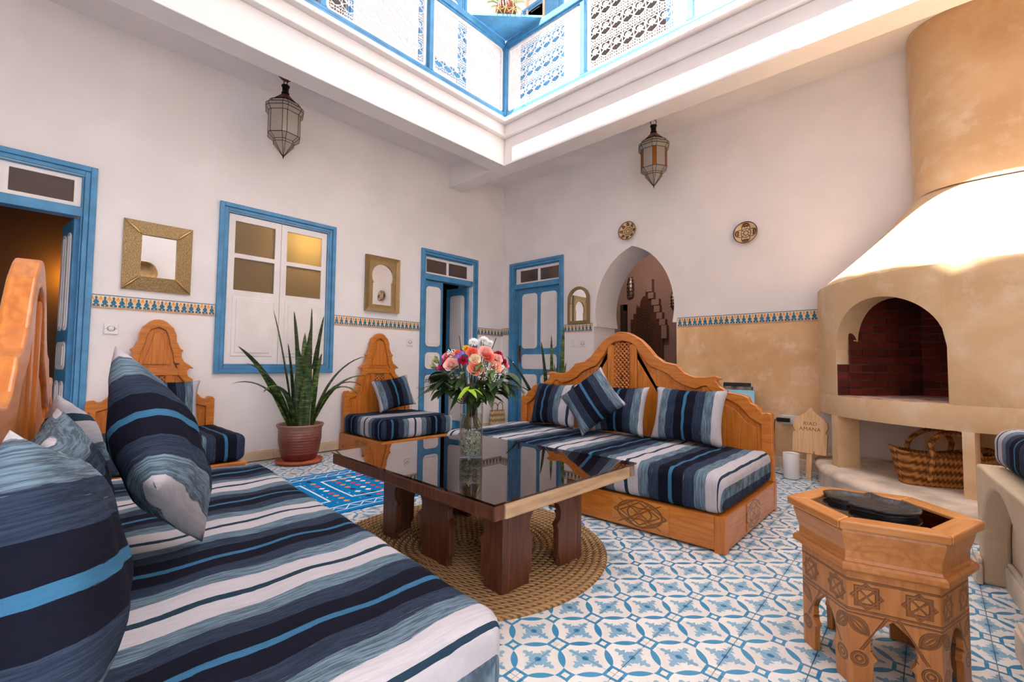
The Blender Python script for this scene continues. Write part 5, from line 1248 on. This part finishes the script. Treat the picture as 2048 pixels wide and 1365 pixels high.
# ---------------------------------------------------------------- lanterns
def lantern(label, x, y, zb, mats, canopy, rz, chain_ring):
    t = thing('hanging_lantern', label, 'lantern', (x, y, zb), rz, 'hanging glass lanterns')
    def ring(r, z, ch=.30):                  # hexagon with cut corners: 12 points
        out = []
        for i in range(6):
            a, b = PI/3*i, PI/3*(i+1); p, q = Vector((math.cos(a), math.sin(a), 0)), Vector((math.cos(b), math.sin(b), 0))
            out += [lerp(p, q, ch/2)*r+Vector((0, 0, z)), lerp(p, q, 1-ch/2)*r+Vector((0, 0, z))]
        return out
    tiers = [(.012, .030, .3), (.090, .125, .3), (.090, .145, .3), (.140, .185, .3), (.140, .375, .3), (.165, .405, .3), (.165, .430, .3), (.135, .445, .3), (.135, .465, .3), (.100, .475, .3), (.100, .490, .3), (.028, .560, .3)]
    rg = [ring(r, z, c) for r, z, c in tiers]; frame = MB()
    for k in range(len(rg)-1):
        gl = MB(); top = k >= 4
        for i in range(12):
            a, b, c, d = rg[k][i], rg[k][(i+1) % 12], rg[k+1][(i+1) % 12], rg[k+1][i]; wide = i % 2 == 0
            if k == 3: MB().add([a, b, c, d], [(0,1,2,3)]).build('side_pane', mats[0] if wide else mats[1], t)
            else: gl.add([a, b, c, d], [(0,1,2,3)], 0)
            if k != len(rg)-2 or i % 2 == 0: frame.tube([a, d], .0024, 4, caps=False)
        if gl.v: gl.build({0: 'lower_cone_glass', 1: 'lower_band_glass', 2: 'taper_glass'}.get(k, 'roof_glass'), mats[0] if k < 9 else COPPER, t)
    for k, R_ in enumerate(rg): frame.tube(R_, .0028, 4, True)
    frame.tube([(0, 0, .035), (0, 0, .0)], [.006, .003], 6).ball((0, 0, .02), .008, 6, 4); frame.build('lead_frame', IRON, t)
    MB().lathe([(.030, .555), (.032, .575), (.026, .58), (.026, .625), (.033, .63), (.033, .64), (.001, .645)], 16).build('cap', IRON, t)
    top = ZC-zb; MB().tube([(.0, .028*math.cos(a), .672+.028*math.sin(a)) for a in [2*PI*i/20 for i in range(20)]], .0035, 5, True).build('ring', IRON, t)
    if canopy: MB().lathe([(.001, top-.055), (.03, top-.05), (.06, top-.02), (.065, top-.001)], 24).build('canopy', COPPER, t)
    z = .70; i = 0; ch = MB(); zt = top-(.05 if canopy else 0)
    while z < zt:
        pts = [((.009*math.cos(a)) if i % 2 else 0, 0 if i % 2 else .009*math.cos(a), z+.008+.014*math.sin(a)) for a in [2*PI*j/10 for j in range(10)]]
        ch.tube(pts, .0026, 4, True); z += .022; i += 1
    ch.build('chain', IRON, t)
    MB().ball((0, 0, .30), .045, 12, 8, sz=1.3).build('bulb', PLASTIC, t); return t
lantern('hexagonal clear glass lantern hanging above the shuttered window', 1.445, 4.02, 2.60, (LGLASS, LGLASS), True, .2, 0)
lantern('hexagonal lantern with amber glass strips hanging above the archway', 4.22, 2.0, 2.64, (LGLASS, AMBER), False, .5, 0)
# ================================================================ corner by the fireplace
st = thing('low_side_table', 'small dark wooden table behind the daybed end holding magazines', 'table', (4.30, 1.42, 0))
MB().box(-.22, .235, -.37, .37, .375, .405).build('top', REDWOOD, st, bevel=.004)
for a in (-.19, .205):
    for b in (-.33, .33): MB().box(a-.02, a+.02, b-.02, b+.02, 0, .375).build('leg', REDWOOD, st)
def mag(label, y0, y1, h, x, mat, text=None):
    w = y1-y0; o = thing('magazine', label, 'magazine', (x, (y0+y1)/2, .406), 0, 'magazines on the low table', (0, math.radians(9), 0))
    MB().box(0, .012, -w/2, w/2, 0, h).build('pages', mat, o)
    if text:
        c = bpy.data.curves.new('title', 'FONT'); c.body = text[0]; c.size = text[1]; c.extrude = .0006; c.align_x = 'CENTER'
        tx = bpy.data.objects.new('title', c); C.objects.link(tx); tx.parent = o; tx.location = (-.0008, 0, text[2]); tx.rotation_euler = (PI/2, 0, -PI/2); c.materials.append(text[3])
        dg = bpy.context.evaluated_depsgraph_get(); me = bpy.data.meshes.new_from_object(tx.evaluated_get(dg)); loc, rot = tx.location.copy(), tx.rotation_euler.copy(); bpy.data.objects.remove(tx)
        link('title', me, o, loc, rot)
    return o
SKYB = Mat('sky_blue_print', (120, 200, 232), .35); z = SKYB.xyz(); SKYB.col(SKYB.mix((z[2]*5.0+SKYB.noise(scale=14, detail=4)*.5).ss(.4, 1.3), (236, 234, 230), (150, 214, 238)))
mag('sky blue travel magazine leaning against the tan wall', 1.165, 1.46, .255, 4.385, SKYB.m, ('ESSAOUIRA', .047, .195, WHITEP))
mag('grey magazine between the blue and black ones', 1.19, 1.44, .285, 4.415, simple('grey_photo_print', (104, 98, 96), .35, var=.4, scale=18).m)
mag('black magazine at the back of the leaning magazines', 1.215, 1.45, .318, 4.445, BLACKP, ('art & decor', .014, .297, GREYD) if False else None)
so = thing('wall_socket', 'white double socket low on the tan wall', 'socket', (X-.007, .915, .412), -PI/2)
MB().box(-.072, .072, -.012, .001, -.04, .04).build('cover', PLASTIC, so, bevel=.005)
ad = thing('power_adapter', 'black power adapter plugged into the low wall socket', 'adapter', (X-.020, .965, .412), -PI/2); MB().box(-.05, .05, -.035, 0, -.017, .017).build('block', BLACKP, ad, bevel=.005)
cp = catmull([Vector((4.505, 1.012, .412)), Vector((4.50, 1.028, .40)), Vector((4.495, 1.034, .28)), Vector((4.48, 1.03, .14)), Vector((4.46, 1.035, .03)), Vector((4.36, 1.03, .006)), Vector((4.24, .97, .006)), Vector((4.195, .87, .010))], 8)
tag(MB().tube([p-cp[-1] for p in cp], .0035, 6).build('electric_cable', BLACKP, None, cp[-1]), 'thin black cord from the adapter to the white cylinder', 'cord')
pu = thing('wifi_router', 'white cylindrical router standing on the tiles before the sign', 'router', (4.13, .835, 0))
MB().lathe([(.001, .004), (.052, .004), (.054, .008), (.058, .195), (.056, .199), (.052, .195), (.050, .186), (.001, .186)], 36).build('shell', PLASTIC, pu); MB().lathe([(.001, 0), (.052, 0), (.052, .004)], 36).build('foot', BLACKP, pu); MB().lathe([(.001, .187), (.049, .187)], 30).build('grille', GREYD, pu)
sg = thing('wooden_sign', 'pale pine onion-dome shaped sign on a stick leaning by the fireplace', 'sign', (4.20, .735, 0), 0, None, (0, math.radians(9), math.radians(-10)))
h = [(0, .56), (.012, .535), (.045, .505), (.09, .475), (.118, .44), (.124, .405), (.112, .375), (.105, .362), (.122, .352), (.120, .20), (.120, .195)]
MB().prism(mirr(h), -.011, .011, 'yz').build('board', PALEPINE, sg, bevel=.004, fix=True)
MB().box(-.005, .019, -.019, .019, .0, .195).build('stick', PALEPINE, sg, bevel=.002)
BURN = simple('burnt_lettering', (150, 104, 66), .8).m
def text_on(parent, body, size, loc, rot, mat, ext=.0008):
    c = bpy.data.curves.new('lettering', 'FONT'); c.body = body; c.size = size; c.extrude = ext; c.align_x = 'CENTER'; c.space_character = 1.1
    tx = bpy.data.objects.new('lettering', c); C.objects.link(tx); c.materials.append(mat)
    dg = bpy.context.evaluated_depsgraph_get(); me = bpy.data.meshes.new_from_object(tx.evaluated_get(dg)); bpy.data.objects.remove(tx); return link('lettering', me, parent, loc, rot)
text_on(sg, 'RIAD', .040, (-.0112, 0, .415), (PI/2, 0, -PI/2), BURN); text_on(sg, 'AMANA', .040, (-.0112, 0, .372), (PI/2, 0, -PI/2), BURN)
# straw bag in the far corner
bg_ = thing('straw_bag', 'small straw bag with two handles standing in the room corner', 'bag', (4.335, 4.27, .001), math.radians(-12))
mb = MB(); mb.grid(lambda u, v: ((.105+.008*math.sin(PI*v))*math.copysign(abs(math.cos(2*PI*u))**.5, math.cos(2*PI*u)), lerp(.045, .03, v)*math.copysign(abs(math.sin(2*PI*u))**.5, math.sin(2*PI*u)), .255*v), 40, 8, wrap_u=True); mb.build('body', STRAW, bg_)
MB().box(-.09, .09, -.035, .035, .001, .006).build('bottom', STRAW, bg_)
for s, dx in ((-1, -.055), (1, .055)): MB().tube(catmull([(dx-.04, s*.02, .245), (dx-.03, s*.02, .32), (dx+.005, s*.02, .355), (dx+.04, s*.02, .32), (dx+.042, s*.02, .245)], 5), .006, 6).build('handle', PALM, bg_)
# ================================================================ rooms seen through the openings
wl = thing('wall_sconce', 'glowing yellow wall sconce in the dark bedroom', 'lamp', (.37, 7.05, 1.80)); MB().ball((0, 0, 0), .07, 12, 8).build('globe', Mat('warm_globe', (255, 200, 90)).emit((255, 180, 60), 45).m, wl); MB().box(-.03, .03, .06, .145, -.03, .03).build('bracket', BRASSP, wl)
wl2 = thing('ceiling_lamp', 'warm lamp glowing behind the obscure window glass', 'lamp', (1.83, 4.62, 2.03)); MB().ball((0, 0, 0), .04, 12, 8).build('globe', Mat('warm_bulb', (255, 210, 120)).emit((255, 226, 160), 130).m, wl2); MB().tube([(0, 0, .06), (0, 0, .9)], .004, 6).build('cord', BLACKP, wl2)
# hall behind the arch: carved double door in a stepped plaster surround, sconces, counter
HXw = 7.3
def hp(px, py, xx=7.28): q = on_x(1120+px/4.55, 480+py/4.55, xx); return q.y, q.z
dr = struct('door_8', (0, 0, 0))
steps = [(645, 900), (645, 725), (670, 725), (670, 675), (695, 675), (695, 620), (730, 620), (735, 560), (760, 515), (780, 512), (780, 460), (797, 455), (800, 425), (812, 450), (818, 480), (818, 540), (845, 545), (870, 600), (880, 660), (893, 665), (893, 720), (918, 725), (918, 780), (940, 785), (940, 900)]
P_ = [hp(*s) for s in steps]; P_ = [(P_[0][0], 0)]+P_+[(P_[-1][0], 0)]
MB().prism(P_, HXw-.03, HXw+.0, 'yz').build('leaf', mk_wood('dark_carved_cedar', (40, 22, 16), (74, 44, 32), (92, 58, 42), 2).m, dr, fix=True)
sd_ = MB()
for a, b, c, d in ((800, 360, 852, 480), (818, 480, 866, 540), (848, 540, 915, 600), (870, 600, 922, 662), (893, 662, 945, 722), (918, 722, 972, 780), (938, 780, 985, 900)):
    (ya, zb), (yc, zd) = hp(a, d), hp(c, b); MB().box(HXw-.09, HXw, min(ya, yc), max(ya, yc), min(zb, zd), max(zb, zd)).build('plaster_step', PINKWALL, dr)
for (a, b, c, d) in ((700, 600, 765, 900), (775, 590, 840, 900)):
    (ya, z0), (yc, z1) = hp(a, d), hp(c, b); mb = MB(); y0, y1 = min(ya, yc), max(ya, yc); z0, z1 = max(.4, z0-.8), z1; w = y1-y0; n = int((z1-z0)/.05)
    for i in range(n): mb.tube([(HXw-.035, y0, z0+i*.05), (HXw-.035, y1, z0+i*.05+w*.6)], .008, 4)
    mb.build('carved_lattice', DARKDOOR, dr)
for i, (a, b, c, d, lb) in enumerate(((592, 330, 652, 530, 'pierced metal wall lamp beside the carved hall door'), (990, 460, 1040, 625, 'pierced metal wall lamp near the right jamb of the arch'))):
    (ya, z0), (yc, z1) = hp(a, d, 7.2), hp(c, b, 7.2); w = abs(ya-yc)
    ls = thing('hall_wall_lamp', lb, 'lamp', (7.29, (ya+yc)/2, z0), 0, 'pierced lamps in the hall')
    mb = MB(); mb.lathe([(w*.35, 0), (w*.5, .03), (w*.5, (z1-z0)*.75), (w*.3, z1-z0)], 16, a0=PI/2, a1=PI*1.5); mb.build('shade', simple('pierced_tin', (150, 140, 130), .4, .9, var=.3, scale=40).m, ls)
    for r in range(4):
        for q in range(4): MB().ball((-w*.5*math.cos(-.9+.6*q), w*.5*math.sin(-.9+.6*q), (z1-z0)*(.12+.18*r)), .012, 6, 4).build('stud', IRON, ls)
fr2 = struct('door_9', (0, 0, 0)); (ya, z0), (yc, z1) = hp(520, 850, 5.9), hp(605, 590, 5.9)
y0, y1 = min(ya, yc), min(max(ya, yc)+.25, 3.26)
MB().box(5.88, 5.93, y0, y0+.09, 0, z1).box(5.88, 5.93, y0, y1, z1-.09, z1).build('frame', DARKDOOR, fr2); MB().box(5.90, 5.93, y0+.09, y1, 0, z1-.09).build('leaf', mk_blue('deep_blue_paint', (30, 44, 82)), fr2)
ctr = thing('reception_counter', 'pale plaster counter in the hall behind the arch', 'counter', (6.0, 1.75, 0)); MB().box(-.2, .25, -.52, .42, 0, .84).build('body', PINKWALL, ctr); MB().box(-.22, .27, -.54, .44, .84, .87).build('top', PINKWALL, ctr, bevel=.004)
nt_ = thing('counter_notice', 'white printed notice standing on the hall counter', 'notice', (5.87, 2.0, .871), 0, None, (0, math.radians(8), 0)); MB().box(0, .008, -.10, .10, 0, .30).build('card', WHITEP, nt_)
for i in range(3): MB().box(-.002, 0, -.06, .06, .16-.03*i, .17-.03*i).build('text_line', GREYD, nt_)
bt_ = thing('dark_bottle', 'small dark bottle beside the notice on the hall counter', 'bottle', (5.90, 2.12, .871)); MB().lathe([(.001, 0), (.028, 0), (.028, .08), (.012, .10), (.012, .13), (.001, .13)], 16).build('glass', BLACKP, bt_)
hl = bpy.data.lights.new('hall_fill_light', 'POINT'); hlo = bpy.data.objects.new('hall_fill_light', hl); C.objects.link(hlo); hlo.location = (6.1, 3.3, 2.7); hl.energy = 22; hl.color = (1, .75, .6); hl.shadow_soft_size = .1  # added point light to brighten the hall, no fixture hangs here
